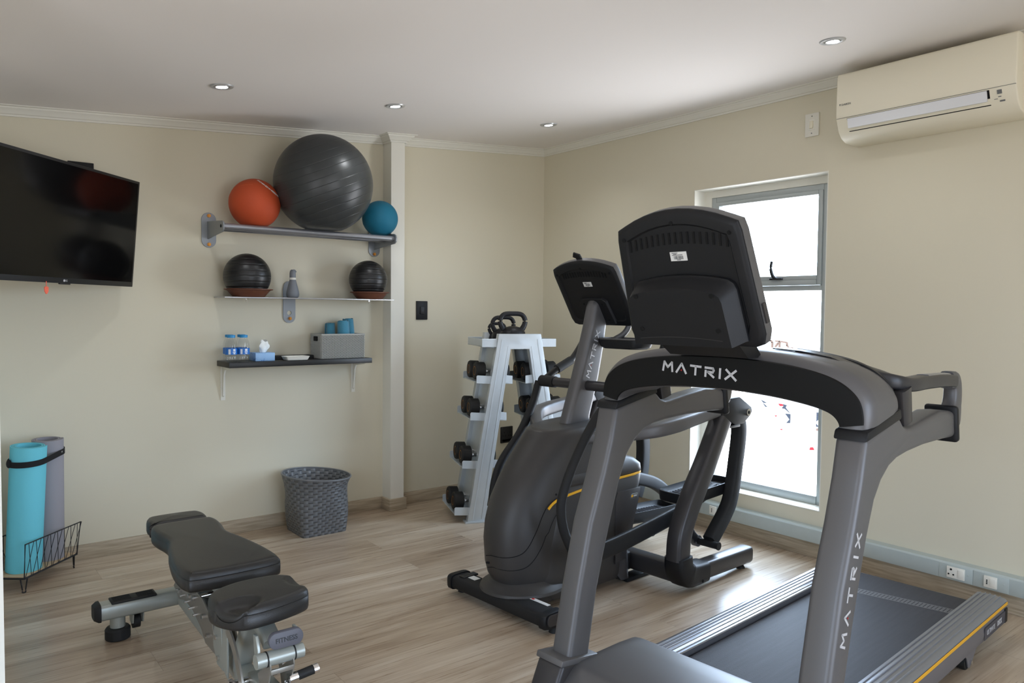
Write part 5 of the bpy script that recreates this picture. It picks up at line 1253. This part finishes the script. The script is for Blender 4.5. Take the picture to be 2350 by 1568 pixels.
# amber tab hanging from the near skirt
mb = MB(); rings = []
for k in range(7):
    s_ = k/6; x = 0.635-0.075*s_; z = 0.070-0.050*s_; h = 0.004+0.022*math.sin(PI*min(1, s_*0.9)); rings.append([(x, -0.331-0.004*math.sin(3*s_), z+h*0.3), (x+0.01, -0.334-0.004*math.sin(3*s_), z+h*0.3), (x+0.01, -0.334, z-h), (x, -0.331, z-h)])
mb.loft(rings); mb.build('amber_tab', M_tab, T)
# ------------------------------------------------------------------ elliptical trainer (local x to the rear, y to the far side)
E_ = thing('elliptical_trainer', 'dark grey elliptical cross trainer between the dumbbell rack and the treadmill', 'elliptical trainer', (-1.65, -1.71, 0), TA)
# front stabiliser
mb = MB(); mb.tube([(-0.02, -0.285, 0.056), (-0.02, 0.265, 0.056)], 1.0, 20, sec=('r', 0.028, 0.050)); stb = mb.build('front_stabiliser', M_blackmt, E_)
for y in (-0.30, 0.280):
    s = 1 if y > 0 else -1
    mb = MB(); mb.tube([(-0.02, y-0.022*s, 0.056), (-0.02, y, 0.056), (-0.02, y+0.010*s, 0.056)], [1.0, 1.0, 0.9], 20, sec=('r', 0.033, 0.056)); cp = mb.build('end_cap', M_conback, stb)
    mb = MB(); mb.cyl((0.0, y-0.012*s, 0.0), (0.0, y-0.012*s, 0.026), 0.022, 18, 0.014); mb.build('levelling_foot', M_rubber, stb)
mb = MB(); mb.prism(rrect(0.100, 0.044, 0.018, 5, -0.012, 0.060), -0.316, -0.310, lambda u, v, w: (u, w, v)); mb.bevel(0.001, 1); pl_ = mb.build('end_plate', M_gun2, stb)
mb = MB(); mb.cyl((0.008, -0.3165, 0.060), (0.008, -0.3155, 0.060), 0.006, 12); mb.build('bolt_hole', M_hole, pl_)
mb = MB(); mb.bx(-0.028, 0.004, 0.155, 0.215, 0.0838, 0.0848); mb.build('sticker', M_label, stb, smooth=False)
mb = MB(); mb.bx(0.006, 0.024, -0.245, -0.145, 0.0838, 0.0848); lb_ = mb.build('sticker', M_label, stb, smooth=False)
mb = MB(); mb.bx(0.009, 0.021, -0.150, -0.163, 0.0848, 0.0852); mb.build('sticker_mark', M_red, lb_, smooth=False)
mb = MB(); mb.bx(-0.050, 0.032, 0.20, 0.235, 0.080, 0.089, 0.004); mb.build('transport_grip', M_black, stb)
# body slices
def slice_ring(z, xf, xr, hw, nose, tail, n=64, tilt=0.0, ef=2.3, er=3.2):
    """plan outline: elliptic nose at the front, squarer tail at the rear"""
    pts = []; xm0, xm1 = xf+nose, xr-tail
    for i in range(n):
        a = 2*PI*(i+0.5)/n; c, s = math.cos(a), math.sin(a)
        if c < 0:   # front
            e = 2/ef; x = xm0-nose*abs(c)**e; y = hw*math.copysign(abs(s)**e, s)
        else:
            e = 2/er; x = xm1+tail*abs(c)**e; y = hw*math.copysign(abs(s)**e, s)
        pts.append((x, y, z+tilt*(x-xf)))
    return pts
FS = [(0.100, -0.020, 0.48, 0.130), (0.150, -0.053, 0.49, 0.140), (0.200, -0.067, 0.50, 0.144), (0.292, -0.074, 0.50, 0.146), (0.365, -0.067, 0.50, 0.146), (0.452, -0.040, 0.50, 0.146), (0.525, 0.003, 0.50, 0.146), (0.598, 0.058, 0.51, 0.146), (0.655, 0.108, 0.515, 0.145), (0.695, 0.142, 0.52, 0.141), (0.718, 0.158, 0.515, 0.134), (0.728, 0.172, 0.505, 0.122)]
def fs_at(z):
    for a, b in zip(FS, FS[1:]):
        if a[0] <= z <= b[0]:
            k = (z-a[0])/(b[0]-a[0]); return [a[i]+(b[i]-a[i])*k for i in range(4)]
    return FS[-1] if z > FS[-1][0] else FS[0]
rings = [slice_ring(z, xf, xr, hw, 0.24, 0.05, tilt=0.05 if z > 0.6 else 0.05*max(0, (z-0.45)/0.15)) for z, xf, xr, hw in FS]
rings.append(slice_ring(0.7285, 0.195, 0.49, 0.105, 0.20, 0.05, tilt=0.05))
mb = MB(); mb.loft(rings); fs = mb.build('front_shroud', M_shell, E_, ang=0.8)
RS = [(0.030, 0.10, 0.628, 0.125), (0.060, 0.06, 0.618, 0.135), (0.147, 0.05, 0.606, 0.1465), (0.25, 0.05, 0.648, 0.1535), (0.365, 0.08, 0.695, 0.1545), (0.44, 0.10, 0.722, 0.1545), (0.485, 0.12, 0.735, 0.153), (0.497, 0.12, 0.735, 0.1475), (0.505, 0.12, 0.738, 0.153), (0.535, 0.13, 0.735, 0.150), (0.562, 0.15, 0.700, 0.138), (0.585, 0.20, 0.63, 0.110), (0.592, 0.26, 0.56, 0.07)]
rings = [slice_ring(z, xf, xr, hw, 0.12, 0.09, er=3.6, tilt=0.0) for z, xf, xr, hw in RS]
mb = MB(); mb.loft(rings); rs = mb.build('drive_cover', M_shell, E_, ang=0.8)
# yellow accent line round the drive cover
pts = []
for x, z in ((0.098, 0.428), (0.112, 0.440), (0.135, 0.452), (0.17, 0.462), (0.265, 0.474), (0.407, 0.486), (0.55, 0.493), (0.64, 0.4955)): pts.append((x, -0.1545 if x > 0.16 else -0.1535, z))
ext = slice_ring(0.497, 0.12, 0.735, 0.1515, 0.12, 0.09, er=3.6)
tail = sorted([p for p in ext if p[0] > 0.652 and p[1] < 0.02], key=lambda p: math.atan2(p[1], p[0]-0.645)); pts += [(x, y, 0.497) for x, y, _ in tail]
mb = MB(); mb.tube(pts, 1.0, 8, sec=('r', 0.0052, 0.0032), smooth=2); mb.build('accent_line', M_yellow, rs)
# panel seam lines on the near side
seam1 = [(0.098, 0.428), (0.075, 0.39), (0.045, 0.33), (0.0, 0.262), (-0.06, 0.240), (-0.10, 0.245)]
def on_shell(x, z, o=0.0008):
    _, xf, xr, hw = fs_at(z); nose = 0.24; xm0 = xf+nose
    if x >= xm0: return -(hw+o)
    k = min(1, (xm0-x)/nose); e = 2/2.3; cc = k**(1/e); s = math.sqrt(max(0, 1-cc*cc)); return -(hw*s**e+o)
sp = smooth2(seam1, 6); mb = MB(); mb.tube([(x, on_shell(x, z), z) for x, z in sp], 0.0016, 6); mb.build('seam_line', M_hole, fs)
sp = smooth2([(0.22, 0.440), (0.17, 0.418), (0.12, 0.365), (0.07, 0.265), (0.02, 0.205), (-0.04, 0.188), (-0.09, 0.195)], 6); mb = MB(); mb.tube([(x, min(on_shell(x, z), -0.1515 if x > 0.1 else 0), z) for x, z in sp], 0.0014, 6); mb.build('seam_line', M_hole, fs)
for x, z in ((0.152, 0.478), (-0.085, 0.212), (-0.093, 0.215)): mb = MB(); y = on_shell(x, z); mb.cyl((x, y-0.001, z), (x, y+0.004, z), 0.0045, 10); mb.build('screw_recess', M_hole, fs)
# round disc cover behind the mast
mb = MB(); mb.cyl((0.42, -0.10, 0.475), (0.42, 0.10, 0.475), 0.182, 48); mb.bevel(0.02, 4, 0.8); mb.build('disc_cover', M_shell, E_)
# rear panel with badge
mb = MB(); mb.xz([(0.530, 0.430), (0.688, 0.432), (0.685, 0.405), (0.630, 0.235), (0.585, 0.120), (0.520, 0.110), (0.515, 0.40)], -0.1575, -0.150); mb.bevel(0.002, 2, 0.7); rp = mb.build('side_panel', M_gun2, rs)
bo, bi = rrect(0.048, 0.022, 0.007, 5, 0.640, 0.398), rrect(0.042, 0.016, 0.005, 5, 0.640, 0.398)
mb = MB(); n = len(bo); bm = mb.bm
for (A, Bq, y0, y1) in ((bo, bi, -0.1575, -0.1600),):
    V = [[bm.verts.new((p[0]+0.25*(p[1]-0.398), y, p[1])) for p in L_] for L_ in (A, Bq) for y in (y0, y1)]
    for i in range(n):
        j = (i+1) % n
        bm.faces.new((V[1][i], V[1][j], V[3][j], V[3][i])); bm.faces.new((V[0][i], V[0][j], V[1][j], V[1][i])); bm.faces.new((V[2][i], V[2][j], V[3][j], V[3][i]))
mb.build('badge_ring', M_chrome, rp)
mb = MB(); mb.xz([(x+0.25*(z-0.398), z) for x, z in rrect(0.012, 0.010, 0.002, 2, 0.628, 0.398)], -0.1585, -0.1575); mb.build('badge_mark', M_yellow, rp, smooth=False)
mb = MB()
for i in range(4): x = 0.638+0.0058*i; mb.xz([(x, 0.394), (x+0.0035, 0.394), (x+0.0050, 0.402), (x+0.0015, 0.402)], -0.1585, -0.1575)
mb.build('badge_letters', M_letter, rp, smooth=False)
# rear corner foot moulding and plinth
mb = MB(); mb.lathe([(0.20, 0.078), (0.205, 0.082), (0.200, 0.092), (0.165, 0.108), (0.150, 0.125)], 56, Matrix.Translation((0.115, 0, 0)) @ Matrix.Diagonal((0.98, 0.84, 1, 1))); mb.build('plinth_flange', M_shell, E_)
mb = MB(); mb.tube([(0.600, -0.112, 0.150), (0.604, -0.118, 0.06), (0.604, -0.118, 0.022)], [1.0, 1.0, 0.85], 16, sec=('r', 0.034, 0.034)); mb.build('corner_moulding', M_gun2, E_)
mb = MB(); mb.bx(0.0, 0.62, -0.060, 0.060, 0.022, 0.075, 0.006); mb.build('base_beam', M_gun2, E_)
mb = MB(); mb.bx(0.02, 0.50, -0.118, -0.106, 0.028, 0.064, 0.003); sb = mb.build('side_beam', M_gun2, E_)
mb = MB(); mb.cyl((0.26, -0.119, 0.046), (0.26, -0.1175, 0.046), 0.010, 16); mb.build('beam_hole', M_hole, sb)
# mast
mp = [(0.325, 0.68), (0.337, 0.745), (0.360, 0.81), (0.400, 0.92), (0.440, 1.04), (0.478, 1.16), (0.500, 1.250), (0.515, 1.275), (0.560, 1.285), (0.585, 1.262), (0.600, 1.20), (0.575, 1.06), (0.545, 0.93), (0.510, 0.82), (0.490, 0.76), (0.485, 0.68)]
mb = MB(); mb.xz(mp, -0.032, 0.032); mb.bevel(0.024, 5, 0.9); ms = mb.build('mast', M_gun, E_, ang=0.8)
M_ = frameM((0.492, -0.0324, 1.036), (0.088, 0, 0.265), (-1, 0, 0.33))
w, k = wordmark(0.0240, 0.0052, M_, gap=0.50); w.build('lettering', M_letter, ms, smooth=False); k.build('letter_mark', M_red, ms, smooth=False)
# pivot crossbar
mb = MB(); mb.tube([(0.462, -0.275, 0.897), (0.462, 0.262, 0.897)], 0.0225, 24); xb = mb.build('pivot_crossbar', M_gun2, E_)
for y in (-0.225, 0.215):
    mb = MB(); mb.cyl((0.462, y-0.045, 0.897), (0.462, y+0.045, 0.897), 0.0265, 24); mb.build('pivot_sleeve', M_blackmt, xb)
# moving handle arms
def arm(path, up_, y, name):
    mb = MB(); mb.tube([(x, y, z) for x, z in path], 0.0185, 14, smooth=5, up=(0, 1, 0)); a = mb.build(name, M_blackmt, E_)
    mb = MB(); mb.tube([(x, y_, z) for x, y_, z in up_], 0.0165, 14, smooth=5, up=(0, 1, 0)); mb.build('grip_bar', M_black, a)
    mid = up_[1]; m2 = up_[2]
    mb = MB(); mb.tube([mid, ((mid[0]+m2[0])/2, (mid[1]+m2[1])/2, (mid[2]+m2[2])/2), m2], 0.0215, 14); mb.build('foam_grip', M_rubber, a)
    return a
arm([(0.475, 0.890), (0.455, 0.835), (0.36, 0.675), (0.25, 0.555), (0.208, 0.475), (0.190, 0.370), (0.20, 0.27)][0:1]+[(0.435, 0.785), (0.357, 0.660), (0.250, 0.548), (0.206, 0.468), (0.188, 0.367), (0.20, 0.26), (0.235, 0.20)], [(0.485, 0.285, 0.885), (0.575, 0.270, 0.945), (0.665, 0.262, 0.985), (0.750, 0.262, 1.075), (0.790, 0.262, 1.16), (0.785, 0.262, 1.25)], 0.292, 'handle_arm')
arm([(0.445, 0.900), (0.34, 0.885), (0.255, 0.835), (0.195, 0.755), (0.105, 0.695), (0.080, 0.616), (0.043, 0.560), (0.020, 0.487), (0.036, 0.391), (0.092, 0.285), (0.115, 0.245)][0:1]+[(0.345, 0.885), (0.245, 0.825), (0.160, 0.735), (0.092, 0.640), (0.045, 0.555), (0.022, 0.480), (0.038, 0.388), (0.092, 0.288)], [(0.455, -0.290, 0.90), (0.545, -0.285, 0.955), (0.62, -0.28, 1.005), (0.655, -0.28, 1.04), (0.675, -0.28, 1.07), (0.680, -0.28, 1.09)], -0.295, 'handle_arm')
mb = MB(); mb.tube([(0.085, -0.310, 0.298), (0.115, -0.310, 0.235)], [0.025, 0.027], 14); mb.build('arm_joint', M_gun2, E_)
# console
F2, sh2, bk2 = console(E_, (0.600, 0.0, 1.158), (-0.540, 0, 0.842), 0.370, 0.366, 0.310, 0.028, 0.046, None, M_gun, (-0.004, 0.222), 17, (0.125, 0.240, 0.026, 0.0))
mb = MB()
def sp_ol(k): return [(x*k, 0.085+(y-0.085)*k) for x, y in ((-0.088, 0.02), (0.088, 0.02), (0.078, 0.135), (0.060, 0.150), (-0.060, 0.150), (-0.078, 0.135))]
mb.loft([[F2(a, b, c) for a, b in sp_ol(k)] for k, c in ((1.04, -0.004), (1.0, 0.007), (0.97, 0.009))]); cp = mb.build('mount_plate', M_conback, E_)
for (a, b) in ((-0.055, 0.125), (0.055, 0.125), (-0.06, 0.04), (0.06, 0.04)): mb = MB(); mb.cyl(F2(a, b, 0.006), F2(a, b, 0.0105), 0.005, 10); mb.build('screw_recess', M_hole, cp)
mb = MB(); mb.tube([F2(0.012, 0.325, -0.03), F2(0.014, 0.350, -0.030), F2(0.034, 0.362, -0.026)], [1.0, 1.0, 0.8], 12, sec=('r', 0.006, 0.016), up=F2(0, 0, 1)-F2(0, 0, 0)); mb.build('reading_rack', M_black, sh2)
# tray and fixed grips below the console
mb = MB(); rings = []
for z, k in ((1.062, 0.80), (1.070, 0.94), (1.088, 1.0), (1.104, 1.0)): rings.append([(0.580+x*k, -0.145+y*k, z) for x, y in rrect(0.13, 0.235, 0.04, 5)])
mb.loft(rings); mb.build('console_tray', M_conback, E_)
mb = MB(); mb.tube([(0.580+x, -0.145+y, 1.1055) for x, y in rrect(0.13, 0.235, 0.04, 5)], 0.0042, 8, loop=True); mb.build('tray_rim', M_gun, E_)
for s in (1, -1): mb = MB(); mb.tube([(0.615, s*0.055, 1.10), (0.640, s*0.085, 1.125), (0.655, s*0.100, 1.16), (0.650, s*0.100, 1.20)], 0.0135, 12, smooth=4); mb.build('fixed_grip', M_gun, E_)
# rear frame
mb = MB(); mb.bx(0.56, 0.735, -0.105, 0.105, 0.035, 0.118, 0.010); mb.build('rear_bracket', M_blackmt, E_)
mb = MB(); mb.tube([(0.725, -0.37, 0.078), (0.725, 0.37, 0.078)], 1.0, 24, sec=('r', 0.042, 0.042)); mb.build('rear_crossmember', M_gun2, E_)
for s in (1, -1):
    Y = s*0.372
    mb = MB(); mb.tube([(0.685, Y, 0.165), (0.690, Y, 0.120), (0.718, Y, 0.082), (0.775, Y, 0.070), (0.862, Y, 0.066)], [1.08, 1.12, 1.22, 1.1, 1.02], 20, sec=('r', 0.047, 0.045), up=(0, 1, 0), smooth=5)
    jn = mb.build('corner_joint', M_conback, E_)
    mb = MB(); mb.cyl((0.80, Y-0.052*s if False else Y+s*0.0485, 0.042), (0.80, Y+s*0.0515, 0.042), 0.007, 12); mb.build('joint_hole', M_hole, jn)
    mb = MB(); mb.tube([(0.84, Y, 0.068), (1.235, Y-s*0.0, 0.060), (1.250, Y, 0.060)], [1.0, 1.0, 0.94], 20, sec=('r', 0.036, 0.040), up=(0, 1, 0)); lgx = mb.build('rear_leg', M_gun2, E_)
    mb = MB(); mb.cyl((1.195, Y, 0.0), (1.195, Y, 0.012), 0.022, 20, 0.016); mb.cyl((1.195, Y, 0.010), (1.195, Y, 0.030), 0.006, 10); mb.build('levelling_foot', M_rubber, lgx)
    mb = MB(); mb.tube([(0.679, Y, 0.150), (0.690, Y, 0.255), (0.742, Y, 0.360), (0.800, Y, 0.445), (0.885, Y, 0.560), (0.998, Y, 0.738)], [1.0, 1.0, 1.0, 1.0, 0.98, 0.95], 20, sec=('r', 0.040, 0.048), up=(0, 1, 0), smooth=5); mb.build('rear_upright', M_gun2, E_)
    pv = [(1.028, 0.832), (1.110, 0.834), (1.214, 0.778), (1.222, 0.758), (1.205, 0.738), (1.148, 0.706), (1.070, 0.706), (0.955, 0.762), (0.935, 0.792), (0.960, 0.815)]
    mb = MB(); mb.xz(pv, Y-0.030, Y+0.030); mb.bevel(0.004, 2, 0.35); pp = mb.build('pivot_housing', M_conback, E_)
    mb = MB(); mb.cyl((1.180, Y+s*0.029, 0.756), (1.180, Y+s*0.036, 0.756), 0.017, 20); mb.build('pivot_bolt', M_chrome, pp)
    mb = MB(); mb.cyl((1.180, Y+s*0.036, 0.756), (1.180, Y+s*0.0375, 0.756), 0.008, 6); mb.build('bolt_socket', M_hole, pp)
    mb = MB(); mb.bx(0.955, 1.12, Y-0.028, Y+0.028, 0.693, 0.706, 0.003); mb.build('housing_base', M_black, pp)
    # side rail from the body to the pivot
    mb = MB(); mb.tube([(0.33, s*0.135, 0.690), (0.42, s*0.250, 0.708), (0.52, s*0.345, 0.728), (0.64, Y, 0.744), (0.80, Y, 0.762), (0.97, Y, 0.780)], [0.85, 0.95, 1.05, 1.1, 1.0, 0.9], 18, sec=('r', 0.028, 0.030), up=(0, 0, 1), smooth=5); mb.build('side_tube', M_gun, E_)
# hanging links
def link(path, y, name):
    mb = MB(); mb.tube([(x, y, z) for x, z in path], [1.0]*len(path), 18, sec=('r', 0.030, 0.034), up=(0, 1, 0), smooth=5); return mb.build(name, M_blackmt, E_)
ln = link([(1.215, 0.745), (1.255, 0.66), (1.232, 0.5), (1.196, 0.345), (1.150, 0.268), (1.022, 0.150)], -0.312, 'hanging_link')
mb = MB(); mb.cyl((1.005, -0.205, 0.142), (1.005, -0.368, 0.142), 0.0165, 18); mb.build('link_axle', M_blackmt, ln)
mb = MB(); mb.cyl((1.005, -0.235, 0.142), (1.005, -0.262, 0.142), 0.027, 20); mb.build('bearing_collar', M_gun, ln)
mb = MB(); mb.cyl((1.005, -0.366, 0.142), (1.005, -0.372, 0.142), 0.019, 18); mb.build('axle_cap', M_rubber, ln)
l2 = link([(1.215, 0.745), (1.30, 0.66), (1.345, 0.52), (1.350, 0.40), (1.335, 0.31), (1.29, 0.20)], 0.34, 'hanging_link')
# pedal arms and pedals
def flat_tube(pts, name, m=M_conback, sec=('r', 0.036, 0.013), k=5):
    mb = MB(); mb.tube(pts, 1.0, 20, sec=sec, smooth=k); return mb.build(name, m, E_, ang=0.9)
flat_tube([(0.10, -0.300, 0.255), (0.325, -0.300, 0.265), (0.56, -0.300, 0.292), (0.77, -0.300, 0.322)], 'pedal_arm')
flat_tube([(0.755, -0.290, 0.305), (0.84, -0.285, 0.325), (0.93, -0.262, 0.322), (1.04, -0.250, 0.345), (1.16, -0.245, 0.372)], 'pedal_arm', sec=('r', 0.024, 0.016))
flat_tube([(0.80, -0.285, 0.310), (0.90, -0.262, 0.245), (0.96, -0.25, 0.180), (1.005, -0.248, 0.142)], 'pedal_fork', sec=('r', 0.022, 0.014))
flat_tube([(0.50, 0.20, 0.36), (0.75, 0.205, 0.385), (0.98, 0.205, 0.375), (1.18, 0.205, 0.330), (1.30, 0.205, 0.285), (1.39, 0.205, 0.222), (1.46, 0.21, 0.140)], 'pedal_arm', sec=('r', 0.034, 0.018))
M_tread = mat('pedal_tread', s2l(62, 63, 68), 0.4)
def pedal(x0, x1, y0, y1, z0, rise, yaw_):
    L_ = x1-x0; W_ = y1-y0; cx, cy_ = (x0+x1)/2, (y0+y1)/2
    base = smooth2([(-0.5*L_, -0.30*W_), (-0.40*L_, -0.48*W_), (0.0, -0.50*W_), (0.40*L_, -0.46*W_), (0.5*L_, -0.30*W_), (0.5*L_, 0.30*W_), (0.40*L_, 0.46*W_), (0.0, 0.50*W_), (-0.40*L_, 0.48*W_), (-0.5*L_, 0.30*W_)], 4, True)
    R = Matrix.Translation((cx, cy_, z0)) @ Matrix.Rotation(-rise, 4, 'Y')
    P = lambda k, z: [R @ Vector((x*k, y*k, z)) for x, y in base]
    mb = MB(); mb.loft([P(0.90, -0.026), P(0.985, -0.016), P(1.0, 0.004), P(1.0, 0.030), P(0.97, 0.031), P(0.955, 0.006), P(0.90, 0.002)]); pd = mb.build('pedal', M_conback, E_, ang=0.9)
    mb = MB(); n = 15
    for i in range(n):
        x = -0.36*L_+0.72*L_*i/(n-1); q = [R @ Vector(v) for v in ((x-0.004, -0.38*W_, 0.002), (x+0.004, -0.38*W_, 0.002), (x+0.004, 0.38*W_, 0.002), (x-0.004, 0.38*W_, 0.002))]; u_ = R.to_3x3() @ Vector((0, 0, 0.004))
        mb.loft([q, [v+u_ for v in q]])
    mb.build('tread_ribs', M_tread, pd, smooth=False)
    return pd
pedal(0.86, 1.30, -0.285, -0.115, 0.362, 0.03, 0)
pedal(0.86, 1.29, 0.045, 0.185, 0.190, -0.04, 0)
mb = MB(); mb.cyl((1.0, 0.035, 0.135), (1.0, 0.00, 0.135), 0.030, 18); mb.build('pedal_hub', M_gun2, E_)
mb = MB(); mb.bx(0.62, 0.925, -0.145, -0.085, 0.002, 0.020, 0.003); mb.build('floor_guide', M_conback, E_)
# ------------------------------------------------------------------ view
vs = sc.view_settings
sc.display_settings.display_device = 'sRGB'
vs.view_transform = 'Standard'; vs.look = 'None'; vs.gamma = 1.0; vs.exposure = EXPOSURE; vs.use_curve_mapping = False
cy = sc.cycles
cy.max_bounces = 12; cy.diffuse_bounces = 8; cy.glossy_bounces = 4; cy.transparent_max_bounces = 16; cy.sample_clamp_indirect = 8.0; cy.use_denoising = True
cy.caustics_reflective = False; cy.caustics_refractive = False
